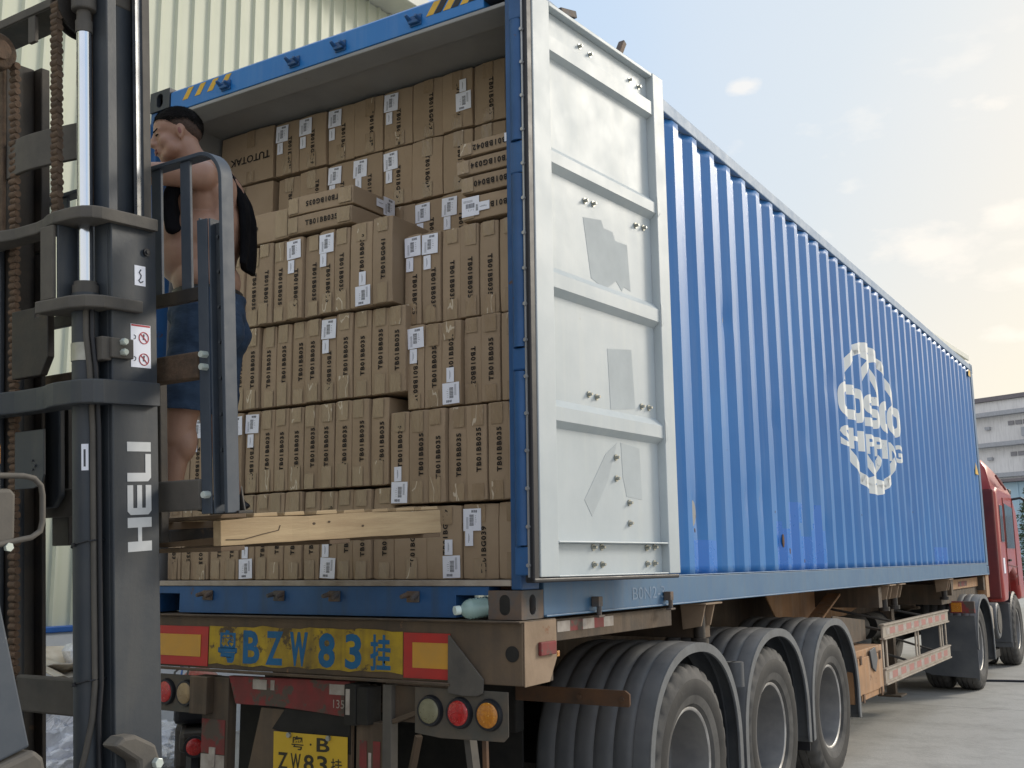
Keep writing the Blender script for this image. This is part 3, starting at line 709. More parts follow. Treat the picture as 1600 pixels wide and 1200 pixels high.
# open door folded back along the side; local frame: s along the leaf, n outward, z up
def door(side):
    P0 = Vector((.10, -.02, 0)); D = Vector((.11, 1.17, 0)).normalized(); nn = Vector((D.y, -D.x, 0))
    if side < 0: P0 = Vector((-W-.10, -.02, 0)); D = Vector((-.11, 1.17, 0)).normalized(); nn = Vector((-D.y, D.x, 0))
    F = Matrix.Identity(4)
    for i in range(3): F[i][0] = D[i]; F[i][1] = nn[i]; F[i][2] = (0, 0, 1)[i]; F[i][3] = P0[i]
    P = CONT
    Z0, Z1, W1 = .172, 2.745, 1.175
    mb = MB(F)
    # perimeter: hinge stile, free stile, top and bottom rails
    mb.box((.012, -.045, Z0), (.142, 0, Z1)); mb.box((1.068, -.045, Z0), (W1, 0.004, Z1))
    mb.box((.1425, -.045, 2.725), (1.0675, 0.0, Z1)); mb.box((.1425, -.045, 2.60), (1.0675, -.036, 2.7245))
    mb.box((.1425, -.045, Z0), (1.0675, -.036, .312)); mb.box((.1425, -.045, Z0-.001), (1.0675, 0.0, Z0+.006))
    mb.box((.1425, -.045, .312), (1.0675, 0.002, .320))
    dr = mb.build('door', M['white'], P, bevel=.005); dr['label'] = 'white inner face of the open door leaf, with pressed ribs and bolts'
    # recessed sheet with pressed horizontal ribs
    mb = MB(F); prof = [(.320, -.040)]
    for (a, b) in ((.80, .925), (1.385, 1.515), (1.955, 2.075)):
        prof += [(a, -.040), (a+.028, -.004), (b-.038, -.004), (b, -.040)]
    prof += [(2.50, -.040), (2.515, -.004), (2.585, -.004), (2.60, -.036)]
    vs = []
    for (z, n_) in prof: vs += [(.143, n_, z), (1.067, n_, z)]
    mb.add(vs, [(2*i, 2*i+1, 2*i+3, 2*i+2) for i in range(len(prof)-1)])
    pn = mb.build('panel', M['white'], dr)
    # recess side strips beside ribs: free-side return
    for (a, b) in ((.80, .925), (1.385, 1.515), (1.955, 2.075)):
        mb = MB(F)
        mb.add([(1.069, .0045, a), (1.10, .0045, a+.03), (1.10, .0045, b-.03), (1.069, .0045, b), (1.069, .0065, a+.01), (1.095, .0065, a+.035), (1.095, .0065, b-.035), (1.069, .0065, b-.01)],
               [(4, 5, 6, 7), (0, 1, 5, 4), (1, 2, 6, 5), (2, 3, 7, 6)])
        mb.build('rib_end', M['white'], dr)
    if side > 0:
        for k, poly in enumerate(([(.443, 1.81), (.60, 1.835), (.62, 1.80), (.70, 1.80), (.72, 1.76), (.83, 1.765), (.851, 1.535), (.79, 1.545), (.77, 1.52), (.72, 1.56), (.62, 1.50), (.50, 1.53)],
                     [(.624, 1.215), (.84, 1.242), (.862, .955), (.640, .93)],
                     [(.587, .719), (.685, .775), (.60, .60), (.46, .43), (.402, .502)], [(.72, .78), (.888, .765), (.90, .52), (.76, .53), (.73, .62)])):
            mb = MB(F); mb.prism([(a, b) for a, b in poly], 1, -.0398, -.0388); mb.build('filler_patch', M['patch'], dr)
        bl = [(.458, 1.892), (.529, 1.896), (.916, 1.887), (.992, 1.893), (.454, .978), (.518, .973), (.919, .973), (.987, .974), (.669, .707), (.67, .61), (.777, .502), (.777, .407),
              (.454, .294), (.522, .295), (.917, .293), (.99, .297), (.456, .219), (.524, .219), (.918, .219), (.985, .221), (.44, 2.655), (.53, 2.648), (.90, 2.655), (.985, 2.648)]
        for (s_, z) in bl:
            d0 = -.0395 if z > .32 else -.036
            mb = MB(F); mb.cyl((s_, d0, z), (s_, d0+.006, z), .0145, n=14); mb.cyl((s_, d0+.006, z), (s_, d0+.022, z), .009, .006, n=10); mb.build('bolt', M['zinc'], dr, smooth=True)
        # latches seen above the top edge (locking cams on the outer face)
        for s_, t_ in ((.36, 1), (.86, 0)):
            mb = MB(F); mb.cyl((s_, -.075, 2.60), (s_, -.075, 2.80), .016, n=10)
            if t_: mb.beam((s_-.03, -.075, 2.80), (s_+.10, -.075, 2.835), .035, .035)
            else: mb.beam((s_, -.075, 2.79), (s_+.05, -.075, 2.875), .035, .03)
            mb.build('lock_cam', M['cast'], dr, bevel=.004)
    # exterior side: corrugation, locking bars
    mb = MB(F); mb.box((.012, -.052, Z0), (W1, -.047, Z1)); mb.build('outer_sheet', M['blue'], dr)
    for s_ in (.36, .86):
        mb = MB(F); mb.cyl((s_, -.075, Z0), (s_, -.075, 2.62), .016, n=12); mb.build('locking_bar', M['blue_rail'], dr, smooth=True)
    # rubber seal round the leaf and its clamp strip on the hinge side
    mb = MB(F); mb.box((-.030, -.050, Z0-.018), (.010, -.004, Z1+.01)); mb.box((-.030, -.05, Z0-.022), (W1, -.002, Z0-.003)); mb.build('seal', M['gasket'], dr, bevel=.006)
    mb = MB(F); mb.box((-.036, -.030, Z0), (-.031, -.022, Z1))
    for k in range(17): mb.cyl((-.031, -.026, .22+k*.155), (-.044, -.026, .22+k*.155), .008, n=8)
    mb.build('seal_strip', M['steelw'], dr)
    # hinge tubes between the post and the leaf
    x0 = P0.x
    sg = side
    bx = .0 if side > 0 else -W
    zs = [(.30, 1.02), (1.125, 1.885), (2.04, 2.60)]
    for (a, b) in zs:
        mb = MB(); mb.cyl((bx+sg*.034, -.028, a), (bx+sg*.034, -.028, b), .034, n=20); mb.build('hinge_tube', M['blue_dark'], P, smooth=True)
    for (a, b) in ((.175, .30), (1.02, 1.125), (1.885, 2.04), (2.60, 2.72)):
        mb = MB(); mb.box((bx+sg*.0, -.050, a+.004), (bx+sg*.070, .0, b-.004)); mb.build('hinge_lug', M['blue_dark'], P, bevel=.008)
door(1); door(-1)

# ------------------------------------------------------------------ cartons
LAB = {}
def label_mesh():
    """paper label 60 x 76 mm with bar codes, drawn in x (width) and y (height)"""
    mb = MB(); w_, h_ = .047, .049
    mb.box((-w_, -h_, 0), (w_, h_, .0006), 0)
    q = random.Random(2)
    z = .0011
    y = h_-.008
    while y > h_-.019:      # code strip near the top
        pass; break
    x = -.004
    while x < .026:
        w2 = q.choice((.0007, .0012, .002)); mb.box((x, h_-.018, .0006), (min(x+w2, .027), h_-.007, z), 1); x += w2+q.choice((.0007, .0012, .0016))
    y = -.026
    while y < .022:         # big upright bar code
        hh = q.choice((.0008, .0013, .0022)); mb.box((-.014, y, .0006), (.008, y+hh, z), 1); y += hh+q.choice((.0009, .0014, .0018))
    for k in range(5): mb.box((.014, -.020+k*.009, .0006), (.016+.010*q.random(), -.0188+k*.009, z), 1)
    for k in range(3): mb.box((-.030+.004*k, -.040, .0006), (-.029+.004*k, .012, z), 1)
    return mb.mesh('shipping_label', [M['paper'], M['barcode']])
def small_mesh():
    mb = MB(); mb.box((-.021, -.034, 0), (.021, .034, .0006), 0); mb.box((-.003, -.020, .0006), (-.0015, .020, .001), 1); mb.box((.001, -.012, .0006), (.0018, .012, .001), 1)
    return mb.mesh('small_label', [M['paper'], M['barcode']])
LM = label_mesh(); SM = small_mesh()
crnd = random.Random(21)
def carton(x0, x1, y, z0, z1, depth, mode, code, label, tilt=0, group=None, flat=False, side_print=False):
    q = crnd; g = .0022
    x0 += g*q.uniform(.5, 1.6); x1 -= g*q.uniform(.5, 1.6); z1 -= .005+q.uniform(0, .008); y += q.uniform(-.010, .012)
    cx, cz = (x0+x1)/2, z0
    rot = Matrix.Rotation(q.uniform(-.006, .006)+tilt, 4, 'Y') @ Matrix.Rotation(q.uniform(-.010, .010), 4, 'Z')
    base = Vector((cx, y, cz)); FR = Matrix.Translation(base) @ rot
    w_, h_ = (x1-x0), (z1-z0)
    # board box with slightly bulging faces and crushed corners
    bm = bmesh.new(); nx, nz = 3, 6
    bmesh.ops.create_cube(bm, size=1.0)
    for v in bm.verts: v.co = Vector((v.co.x*w_, (v.co.y+.5)*depth, (v.co.z+.5)*h_))
    bmesh.ops.subdivide_edges(bm, edges=bm.edges[:], cuts=3, use_grid_fill=True)
    sd = q.uniform(0, 90)
    for v in bm.verts:
        k = math.cos(v.co.x/w_*math.pi)*math.sin(min(1, max(0, v.co.z/h_))*math.pi)
        v.co.y -= (.0035*k if v.co.y < depth*.3 else 0)*q.uniform(.6, 1.1)
        n_ = mnoise.noise_vector(Vector((v.co.x*8+sd, v.co.y*8, v.co.z*8)))*.0022; n_.x *= .5
        v.co += n_
        # crushed edges at the front corners
        if v.co.y < .01 and (v.co.z > h_*.95 or v.co.z < h_*.05) and abs(v.co.x) > w_*.45: v.co.y += q.uniform(0, .007); v.co.z += (-1 if v.co.z > h_/2 else 1)*q.uniform(0, .004)
    me = bpy.data.meshes.new('carton'); bm.to_mesh(me); bm.free(); me.materials.append(M['kraft'])
    o = bpy.data.objects.new('carton', me); COL.objects.link(o); o.matrix_world = FR; MW[o] = FR
    b = o.modifiers.new('bevel', 'BEVEL'); b.width = .004; b.segments = 2; b.limit_method = 'ANGLE'; b.angle_limit = R(50)
    tag(o, label, 'carton', group)
    up = Vector((0, 0, 1)); fy = -.0052
    def put(me_, name, px, pz, xa, ya, off=0):
        m = FR @ frame(Vector((px, fy-off, pz)), xa, ya); return place(me_, name, o, m)
    # packing tape: closing strips at both ends of the front face, wrapping over the edge
    def strip(xa, xb, za, zb, over):
        n = 7; m = 5; vs = []; fs = []
        for i in range(n+1):
            for j in range(m+1):
                u = i/n; v = j/m; s_ = q.uniform(-.0007, .0013)
                vs.append((xa+(xb-xa)*j/m, fy+.0008-abs(s_)-.0012*max(0, math.sin(v*9+u*7+sd)), za+(zb-za)*u))
        fs = [(i*(m+1)+j, i*(m+1)+j+1, (i+1)*(m+1)+j+1, (i+1)*(m+1)+j) for i in range(n) for j in range(m)]
        mbt = MB(FR); mbt.add(vs, fs); 
        t_ = mbt.build('tape', M['tape'], o); shade(t_.data, 60)
    if not flat:
        tw = min(w_*.70, .062); off = q.uniform(-.1, .1)*w_
        hl = q.uniform(.07, .11)
        if mode not in 'D': strip(off-tw/2, off+tw/2, h_-hl, h_-.003, 1)
        if mode not in 'U': strip(off-tw/2, off+tw/2, .003, q.uniform(.07, .12), 0)
    else:
        strip(-w_/2+.004, -w_/2+.07, .008, h_-.006, 0); 
        if q.random() < .8: strip(w_/2-.09, w_/2-.006, .010, h_-.008, 0)
    # printed code
    if mode != 'n' and code:
        tm = text_mesh(code, .034 if not flat else .037, M['ink'], sx=1.0, bold=.0014, spc=1.25)
        if flat:
            ud = mode == 'r'
            put(tm, 'printed_code', q.uniform(-.02, .02)+(.0 if not ud else .0), h_*.5, (-1, 0, 0) if ud else (1, 0, 0), (0, 0, -1) if ud else (0, 0, 1))
        else:
            up_ = mode in 'uUT'
            fx = q.uniform(-.06, .08)*w_+w_*.08; fz = {'u': .50, 'd': .44, 'U': .60, 'D': .36, 'T': .38, 'M': .56}[mode]*h_+q.uniform(-.012, .012)
            put(tm, 'printed_code', fx, fz, (0, 0, 1) if up_ else (0, 0, -1), (-1, 0, 0) if up_ else (1, 0, 0))
    a = q.uniform(-.05, .05); ca, sa = math.cos(a), math.sin(a)
    if mode in 'DT':
        put(LM, 'shipping_label', -w_/2+.049+q.uniform(0, .004), h_-.062-q.uniform(0, .008), (ca, 0, sa), (-sa, 0, ca), .0022)
        put(SM, 'small_label', -w_/2+.030+q.uniform(0, .012), h_-.150-q.uniform(0, .006), (1, 0, 0), (0, 0, 1), .0020)
    if mode in 'UM':
        zb = .055 if mode == 'U' else .14
        put(LM, 'shipping_label', w_/2-.049+q.uniform(-.003, .001), zb, (-ca, 0, -sa), (sa, 0, -ca), .0022)
        put(SM, 'small_label', w_/2-.055+q.uniform(-.012, .002), zb+.086, (1, 0, 0), (0, 0, 1), .0020)
    if mode in 'lr' and False: pass
    return o, FR, w_, h_
ROWS=[
  ('1a', 0.15, 0.162, 0.597, [-2.428, -2.318, -2.213, -2.112, -1.994, -1.88, -1.776, -1.676, -1.574, -1.466, -1.347, -1.242, -1.132, -1.027, -0.914, -0.785], 'd d d d u u U u u u u U u u u', 'TB01BB035') ,
  ('1b', 0.15, 0.162, 0.5, [-0.785, -0.594, -0.4, -0.209, -0.039], 'u U T d', 'TB01BG039') ,
  ('2a', 0.15, 0.6, 1.03, [-2.417, -2.298, -2.181, -2.074, -1.969, -1.869, -1.77, -1.669, -1.561, -1.461, -1.355, -1.253, -1.145, -1.036, -0.928, -0.818], 'u d D d d D D u u u u u u u u', 'TB01BB035') ,
  ('2b', 0.14, 0.504, 0.942, [-0.801, -0.689, -0.573, -0.472, -0.361, -0.25, -0.138, -0.035], 'U u u u u u u', 'TB01BB035') ,
  ('3a', 0.15, 1.033, 1.467, [-1.996, -1.881, -1.774, -1.665, -1.557, -1.454, -1.351, -1.248, -1.145, -1.04, -0.928, -0.819, -0.712], 'u u u u u u u D u u u u', 'TB01BB035') ,
  ('3b', 0.17, 0.945, 1.355, [-0.721, -0.621, -0.514, -0.404, -0.301, -0.195, -0.076], 'D u U d u u', 'TB01BB035') ,
  ('4a', 0.13, 1.47, 1.907, [-2.006, -1.897, -1.782, -1.674, -1.571, -1.472, -1.361, -1.251, -1.151], 'd d d d d D d D', 'TB01BB035') ,
  ('4c', 0.13, 1.47, 1.907, [-1.151, -1.05], 'd', 'TB01BB035') ,
  ('4d', 0.125, 1.47, 1.91, [-1.046, -0.903], 'U', 'TB01BB050') ,
  ('4e', 0.12, 1.47, 1.912, [-0.899, -0.774], 'u', 'TB01BG041') ,
  ('4b', 0.2, 1.358, 1.815, [-0.76, -0.66, -0.55, -0.439, -0.331, -0.222, -0.109], 'D D d d d d', 'TB01BB035') ,
  ('5b', 0.48, 2.435, 2.765, [-1.916, -1.735, -1.533, -1.34, -1.135, -0.94, -0.739, -0.546, -0.354], 'D D D d D d M d', 'TB01BG039') ,
  ('6b', 0.48, 2.105, 2.432, [-1.904, -1.725, -1.525, -1.335, -1.132, -0.938, -0.739, -0.549, -0.357], 'd d D D D d d d', 'TB01BG039') ,
  ('7b', 0.48, 1.775, 2.102, [-1.896, -1.718, -1.52, -1.331, -1.12, -0.916, -0.74, -0.55, -0.36], 'n n n n n D D n', 'TB01BG039') ,
]
ORD = ['zeroth', 'first', 'second', 'third', 'fourth', 'fifth', 'sixth', 'seventh', 'eighth', 'ninth', 'tenth', 'eleventh', 'twelfth', 'thirteenth', 'fourteenth', 'fifteenth', 'sixteenth', 'seventeenth', 'eighteenth']
TIER = {'1a': ('narrow upright', 'of the bottom tier\'s narrow run', 'r'), '1b': ('wide upright', 'of the bottom tier\'s wide cartons', 'l'),
        '2a': ('narrow upright', 'of the second tier\'s left run', 'r'), '2b': ('upright', 'of the second tier\'s lower right block', 'l'),
        '3a': ('narrow upright', 'of the third tier\'s left run', 'r'), '3b': ('upright', 'of the third tier\'s right block', 'l'),
        '4a': ('narrow upright', 'of the fourth tier\'s left run', 'r'), '4b': ('upright', 'of the fourth tier\'s set-back right block', 'l'),
        '5b': ('shaded upright', 'of the rear row under the ceiling', 'l'), '6b': ('shaded upright', 'of the rear stack\'s second row down', 'l'),
        '7b': ('shaded upright', 'of the rear stack\'s third row down', 'l')}
GRP = 'brown cartons stacked inside the container'
for (key, y, z0, z1, xs, modes, code) in ROWS:
    ms = modes.split(); dep = .30 if y < .3 else .42
    cells = [(xs[i], xs[i+1], ms[i]) for i in range(len(ms)) if xs[i] > -2.36]
    if key.endswith('a'):     # the run goes on to the left lining
        x = cells[0][0]
        while x-.106 > -2.375: cells.insert(0, (x-.106, x, crnd.choice('dddu'))); x -= .106
    if key in ('6b', '7b'):
        cells.insert(0, None)
    n = len(cells)
    for i, c in enumerate(cells):
        if c is None: continue
        if key in TIER:
            kind, where, sd_ = TIER[key]
            o_ = ORD[n-i] if sd_ == 'r' else ORD[i+1 - (1 if cells[0] is None else 0)]
            lab = f"{kind} carton, {o_} from the {'right' if sd_ == 'r' else 'left'} {where}"
            if c[2] in 'DUTM': lab = 'white-labelled '+lab
        elif key == '4c': lab = 'plain narrow upright carton just left of the two wide printed ones'
        elif key == '4d': lab = 'wide upright carton with white labels at its foot, fourth tier'
        else: lab = 'wide upright carton standing proud, its shaded right side showing'
        carton(c[0], c[1], y, z0, z1, dep, c[2], code, lab, group=GRP)
# cartons with their broad side to the door, rear stack at the left
def flat_carton(x0, x1, y, z0, z1, dep, mode, code, lab, **k):
    return carton(x0, x1, y, z0, z1, dep, mode, code, lab, group=GRP, flat=True, **k)
o, FR, w_, h_ = carton(-2.352, -1.922, .47, 2.435, 2.765, .42, 'n', '', 'broad shaded carton with upside-down lettering, top left by the ceiling', group=GRP)
place(text_mesh('TUTOTAK', .062, M['ink'], sx=1.1, bold=.0012), 'printed_name', o, FR @ frame(Vector((.03, -.0052, .15)), (-1, 0, 0), (0, 0, -1)))
carton(-2.352, -1.922, .47, 2.10, 2.430, .42, 'n', '', 'broad shaded carton directly beneath the one with upside-down lettering', group=GRP)
carton(-2.352, -1.922, .50, 1.92, 2.096, .42, 'D', '', 'dark carton with two small white labels behind the bare-backed man', group=GRP)
flat_carton(-2.08, -1.468, .13, 1.912, 2.085, .30, 'f', 'TB01BB039', 'deep carton lying flat, left end of the fourth tier')
o, FR, w_, h_ = flat_carton(-1.462, -1.032, .12, 1.913, 2.012, .34, 'f', 'TB01BB035', 'flat carton under another, lying across the fourth tier')
o, FR, w_, h_ = flat_carton(-1.465, -1.030, .12, 2.016, 2.122, .34, 'r', 'TB01BG035', 'flat carton with upside-down print, topmost in the middle')
place(LM, 'shipping_label', o, FR @ frame(Vector((w_/2+.0062, .285, .052)), (0, 1, 0), (0, 0, 1)))
place(SM, 'small_label', o, FR @ frame(Vector((w_/2+.0062, .215, .055)), (0, 0, -1), (0, 1, 0)))
zz = [(1.819, 1.945, 'TB01BB042'), (1.949, 2.040, 'TB01BB040'), (2.044, 2.128, 'TB01BG034'), (2.132, 2.212, 'TB01BB042')]
nm = ['lowest of the four flat cartons by the right post, with a big white label', 'second from the bottom of four flat cartons by the right post',
      'third from the bottom of four flat cartons by the right post', 'topmost of the four flat cartons by the right post']
for k, (a, b, c) in enumerate(zz):
    o, FR, w_, h_ = flat_carton(-.425-(.02 if k == 2 else 0), -.055, .19-.012*(k == 3), a, b, .28, 'r', c, nm[k])
    if k == 0:
        place(LM, 'shipping_label', o, FR @ frame(Vector((-w_/2+.052, -.0068, .066)), (0, 0, -1), (1, 0, 0)))
        place(SM, 'small_label', o, FR @ frame(Vector((-w_/2+.125, -.0068, .058)), (0, 0, 1), (-1, 0, 0)))
    if k == 3: place(SM, 'small_label', o, FR @ frame(Vector((w_/2-.075, -.0068, .045)), (0, 0, 1), (-1, 0, 0)))

# ------------------------------------------------------------------ trailer
def pl(x, y, z): return Vector((x, y, z))
def trailer():
    r = empty('container_trailer', (-W/2, 5, GZ), 'grimy brown three-axle skeletal trailer carrying the blue container', 'trailer')
    # rear cross beam
    mb = MB(); mb.box((-W-.01, -.008, -.262), (.008, .24, -.012)); mb.build('rear_beam', M['beam'], r, bevel=.004)
    mb = MB(); mb.prism([(0, -.266), (0, -.008), (.262, -.008), (.262, -.17), (.20, -.262)], 0, .009, .014); mb.build('beam_end_plate', M['beamside'], r, bevel=.002)
    mb = MB(); mb.box((-W-.02, -.035, -.012), (.012, .26, -.004)); mb.box((-W-.02, -.035, -.275), (-.34, -.008, -.263)); mb.build('beam_flange', M['chassis'], r, bevel=.002)
    mb = MB(); mb.cyl((-.04, -.0095, -.136), (-.04, -.0120, -.136), .032, n=24); mb.build('beam_hole', M['dark'], r)
    mb = MB(); mb.box((.014, .105, -.150), (.030, .235, -.095)); mb.build('side_marker', M['redpaint'], r, bevel=.004)
    mb = MB(); mb.box((.0, .263, -.165), (.016, .285, -.14)); mb.build('amber_marker', M['glassamb'], r, bevel=.003)
    # retro-reflective panels
    for (a, b) in ((-2.20, -1.806), (-.594, -.348)):
        mb = MB(); mb.box((a, -.013, -.252), (b, -.0095, -.062)); pr = mb.build('reflector_panel', M['retro_red'], r)
        mb = MB(); mb.box((a+.05 if a > -1 else a, -.016, -.208), (b-.05 if a < -1 else b-.004, -.0135, -.102)); mb.build('amber_field', M['retro_yel'], pr)
    # painted registration board with stencilled characters
    mb = MB(); q = random.Random(5)
    top = [(-1.80+i*.06, -.050-.012*q.random()) for i in range(21)]; bot = [(x, -.244+.012*q.random()) for x, _ in top][::-1]
    mb.prism(top+bot, 1, -.012, -.0095); yb = mb.build('painted_board', M['yellow'], r)
    for ch, x0, x1 in (('粤', -1.735, -1.605), ('B', -1.565, -1.455), ('Z', -1.415, -1.305), ('W', -1.262, -1.150), ('8', -1.085, -.985), ('3', -.925, -.83), ('挂', -.780, -.665)):
        me = text_mesh(ch, 1.0, M['bluepaint'], bold=.045 if ch == '粤' else .022 if ch == '挂' else .05 if ch == 'W' else .03).copy()
        xs = [v.co.x for v in me.vertices]; ys = [v.co.y for v in me.vertices]; a, b, c, d = min(xs), max(xs), min(ys), max(ys)
        for v in me.vertices: v.co.x = (v.co.x-(a+b)/2)/(b-a)*(x1-x0); v.co.y = (v.co.y-(c+d)/2)/(d-c)*.155
        place(me, 'stencilled_character', yb, frame(Vector(((x0+x1)/2, -.0128, -.152)), (1, 0, 0), (0, 0, 1)))
    # mud flap scrap hanging from the beam
    mb = MB(); mb.prism([(-.350, -.068), (-.345, -.066), (-.172, -.242), (-.176, -.296), (-.20, -.308), (-.27, -.311), (-.352, -.303)], 1, -.026, -.018); mb.build('rubber_scrap', M['fgrey'], r, bevel=.002)
    # lamp clusters
    def lamp(x, z, lens, P, R_=.052):
        m2 = MB(); m2.cyl((x, -.012, z), (x, -.030, z), R_+.013, R_+.008, n=32); bz = m2.build('lamp_bezel', M['gasket'], P, smooth=True)
        m2 = MB(); m2.ell((x, -.030, z), R_*.98, .012, R_*.98, n=32); m2.build('lens', lens, bz, smooth=True)
    mb = MB(); mb.prism([(-.535, -.287), (-.062, -.287), (-.062, -.462), (-.085, -.484), (-.40, -.490), (-.535, -.478)], 1, -.010, -.004); lb = mb.build('lamp_bracket', M['lampbox'], r, bevel=.003)
    for x, m_ in ((-.448, 'glasspale'), (-.298, 'glassred'), (-.152, 'glassamb')): lamp(x, -.381, M[m_], lb)
    mb = MB(); mb.box((-2.36, -.010, -.480), (-1.865, -.004, -.300)); lb = mb.build('lamp_bracket', M['lampbox'], r, bevel=.003)
    for x, m_ in ((-2.24, 'glassamb'), (-2.090, 'glassred'), (-1.945, 'glasstan')): lamp(x, -.386, M[m_], lb)
    # low cross member between the posts, with faded red paint and old tapes
    mb = MB(); mb.prism([(-1.665, -.292), (-.900, -.284), (-.900, -.440), (-1.10, -.428), (-1.35, -.418), (-1.615, -.420)], 1, -.004, .03); lc = mb.build('low_cross_member', M['redpaint'], r, bevel=.002)
    for (a, b, c, d) in ((-1.50, -1.41, -.345, -.30), (-1.385, -1.36, -.345, -.30), (-1.02, -.91, -.345, -.30)):
        mb = MB(); mb.box((a, -.0065, c), (b, -.0045, d)); mb.build('old_tape', M['tapewr'], lc)
    tm = text_mesh('135', .052, M['tapewr']); place(tm, 'scrawled_number', lc, frame(Vector((-.965, -.0055, -.385)), (1, 0, 0), (0, 0, 1)))
    # posts and plates
    mb = MB(); mb.box((-1.84, -.006, -1.02), (-1.66, .05, -.30)); p = mb.build('bumper_post', M['chassis'], r, bevel=.004)
    mb = MB(); mb.box((-1.835, -.009, -.66), (-1.675, -.0065, -.50)); mb.build('red_tape', M['redpaint'], p)
    mb = MB(); mb.box((-1.835, -.009, -.80), (-1.675, -.0065, -.664)); mb.box((-1.775, -.014, -.72), (-1.735, -.009, -.63)); mb.build('white_tape', M['tapewr'], p)
    mb = MB(); mb.box((-1.885, -.05, -.475), (-1.765, .05, -.298)); mb.build('post_box', M['chassis'], r, bevel=.004)
    mb = MB(); mb.box((-.862, -.004, -1.02), (-.705, .05, -.45)); p = mb.build('bumper_post', M['chassis'], r, bevel=.004)
    mb = MB(); mb.box((-.84, -.0065, -.80), (-.80, -.0045, -.53)); mb.box((-.765, -.0065, -.80), (-.725, -.0045, -.53)); mb.build('red_tape', M['redpaint'], p)
    mb = MB(); mb.box((-.79, -.0065, -.80), (-.775, -.0045, -.58)); mb.build('white_tape', M['tapewr'], p)
    mb = MB(); mb.box((-.896, -.05, -.465), (-.83, .05, -.290)); mb.box((-.828, -.045, -.46), (-.765, .05, -.30)); mb.build('post_box', M['dark'], r, bevel=.004)
    mb = MB(); mb.box((-.885, -.052, -.42), (-.862, -.0505, -.31)); mb.build('torn_sticker', M['tapewr'], r)
    mb = MB(); mb.box((-.703, -.02, -1.02), (-.655, .03, -.285)); mb.build('upright_strap', M['fgrey'], r, bevel=.003)
    mb = MB(); mb.box((-.655, .01, -.44), (-.535, .04, -.29)); mb.build('splash_plate', M['chassis'], r)
    for a, b in (((-.52, -.0, -.49), (-.62, .05, -.75)), ((-.655, .0, -.44), (-.54, .0, -.40))):
        mb = MB(); mb.beam(a, b, .03, .02); mb.build('strut', M['chassis'], r, bevel=.002)
    mb = MB(); mb.beam((-.30, .06, -.47), (-.25, .1, -1.0), .05, .03); mb.build('strut', M['fgrey'], r)
    mb = MB(); mb.beam((-.195, .02, -.48), (-.19, .03, -.9), .018, .02); mb.build('strut', M['rust'], r)
    mb = MB(); mb.box((-2.4, .02, -1.02), (-.05, .07, -.90)); mb.build('bumper_bar', M['chassis'], r, bevel=.006)
    mb = MB(); mb.box((-2.10, .50, -1.0), (-1.46, .52, -.44)); mb.box((-1.66, .45, -.46), (-.9, .50, -.40)); mb.build('dark_backing_plate', M['dark'], r)  # added dark panels, closing the bright gap beneath the trailer
    mb = MB(); mb.box((-2.3, .98, -.62), (-.64, 1.06, -.30)); mb.build('dark_backing_beam', M['dark'], r, bevel=.01)  # dark box added to keep the space under the chassis dark
    for x in (-2.42, -.66+.0):
        pass
    mb = MB(); mb.box((-2.44, 1.02, -1.20), (-1.80, 1.035, -.40)); mb.build('mud_flap', M['dark'], r)
    mb = MB(); mb.box((-1.78, 1.065, -1.15), (-.66, 1.08, -.25)); mb.build('dark_backing_sheet', M['dark'], r)  # dark sheet added in place of the shade under the chassis
    for k, (x, z) in enumerate(((-1.60, -.58), (-1.50, -.72), (-1.58, -.86))):
        mb = MB(); mb.cyl((x-.06, .40, z), (x+.10, .46, z+.02), .035, n=16); mb.build('air_coupling', M['zinc'] if k == 1 else M['fblack'], r, smooth=True)
    mb = MB(); mb.tube([(-1.66, .3, -.5), (-1.55, .32, -.66), (-1.45, .36, -.60), (-1.35, .5, -.5)], .012); mb.build('air_hose', M['bluetrim'], r, smooth=True)
    # hanging plate box with number plate
    mb = MB(); mb.prism([(-1.46, -.43), (-.900, -.435), (-.90, -.95), (-1.60, -.95)], 1, .012, .03); mb.build('plate_carrier', M['beam'], r, bevel=.003)
    mb = MB(); mb.prism([(-1.30, -.425), (-.905, -.43), (-.905, -.60), (-1.38, -.52)], 1, .006, .0115); mb.build('dark_patch', M['dark'], r)  # dark patch on the carrier above the number plate
    FR = frame(Vector((-1.135, -.002, -.612)), (1, 0, .01), (.055, -.0, 1))
    mb = MB(FR); mb.box((-.226, -.085, -.003), (.222, .085, .0)); npl = mb.build('number_plate', M['plateyel'], r, bevel=.004)
    def ch(s, x, y, w_, h_, bold=.015):
        me = text_mesh(s, 1.0, M['plateink'], bold=bold).copy(); xs = [v.co.x for v in me.vertices]; ys = [v.co.y for v in me.vertices]; a, b, c, d = min(xs), max(xs), min(ys), max(ys)
        for v in me.vertices: v.co.x = (v.co.x-(a+b)/2)/(b-a)*w_; v.co.y = (v.co.y-(c+d)/2)/(d-c)*h_
        place(me, 'plate_character', npl, FR @ Matrix.Translation((x, y, .0012)))
    ch('粤', -.075, .042, .075, .062, .008); ch('B', .080, .042, .078, .060, .02)
    mb = MB(FR); mb.cyl((.005, .040, 0), (.005, .040, .0015), .005, n=10); mb.build('plate_dot', M['plateink'], npl)
    for s, x in (('Z', -.165), ('W', -.085), ('8', -.005), ('3', .075)): ch(s, x, -.042, .062, .075, .02)
    ch('挂', .160, -.042, .065, .062, .008)
    for x in (-.125, .115):
        mb = MB(FR); mb.cyl((x, .075, 0), (x, .075, .012), .012, n=12); mb.build('plate_bolt', M['zinc'], npl, smooth=True)
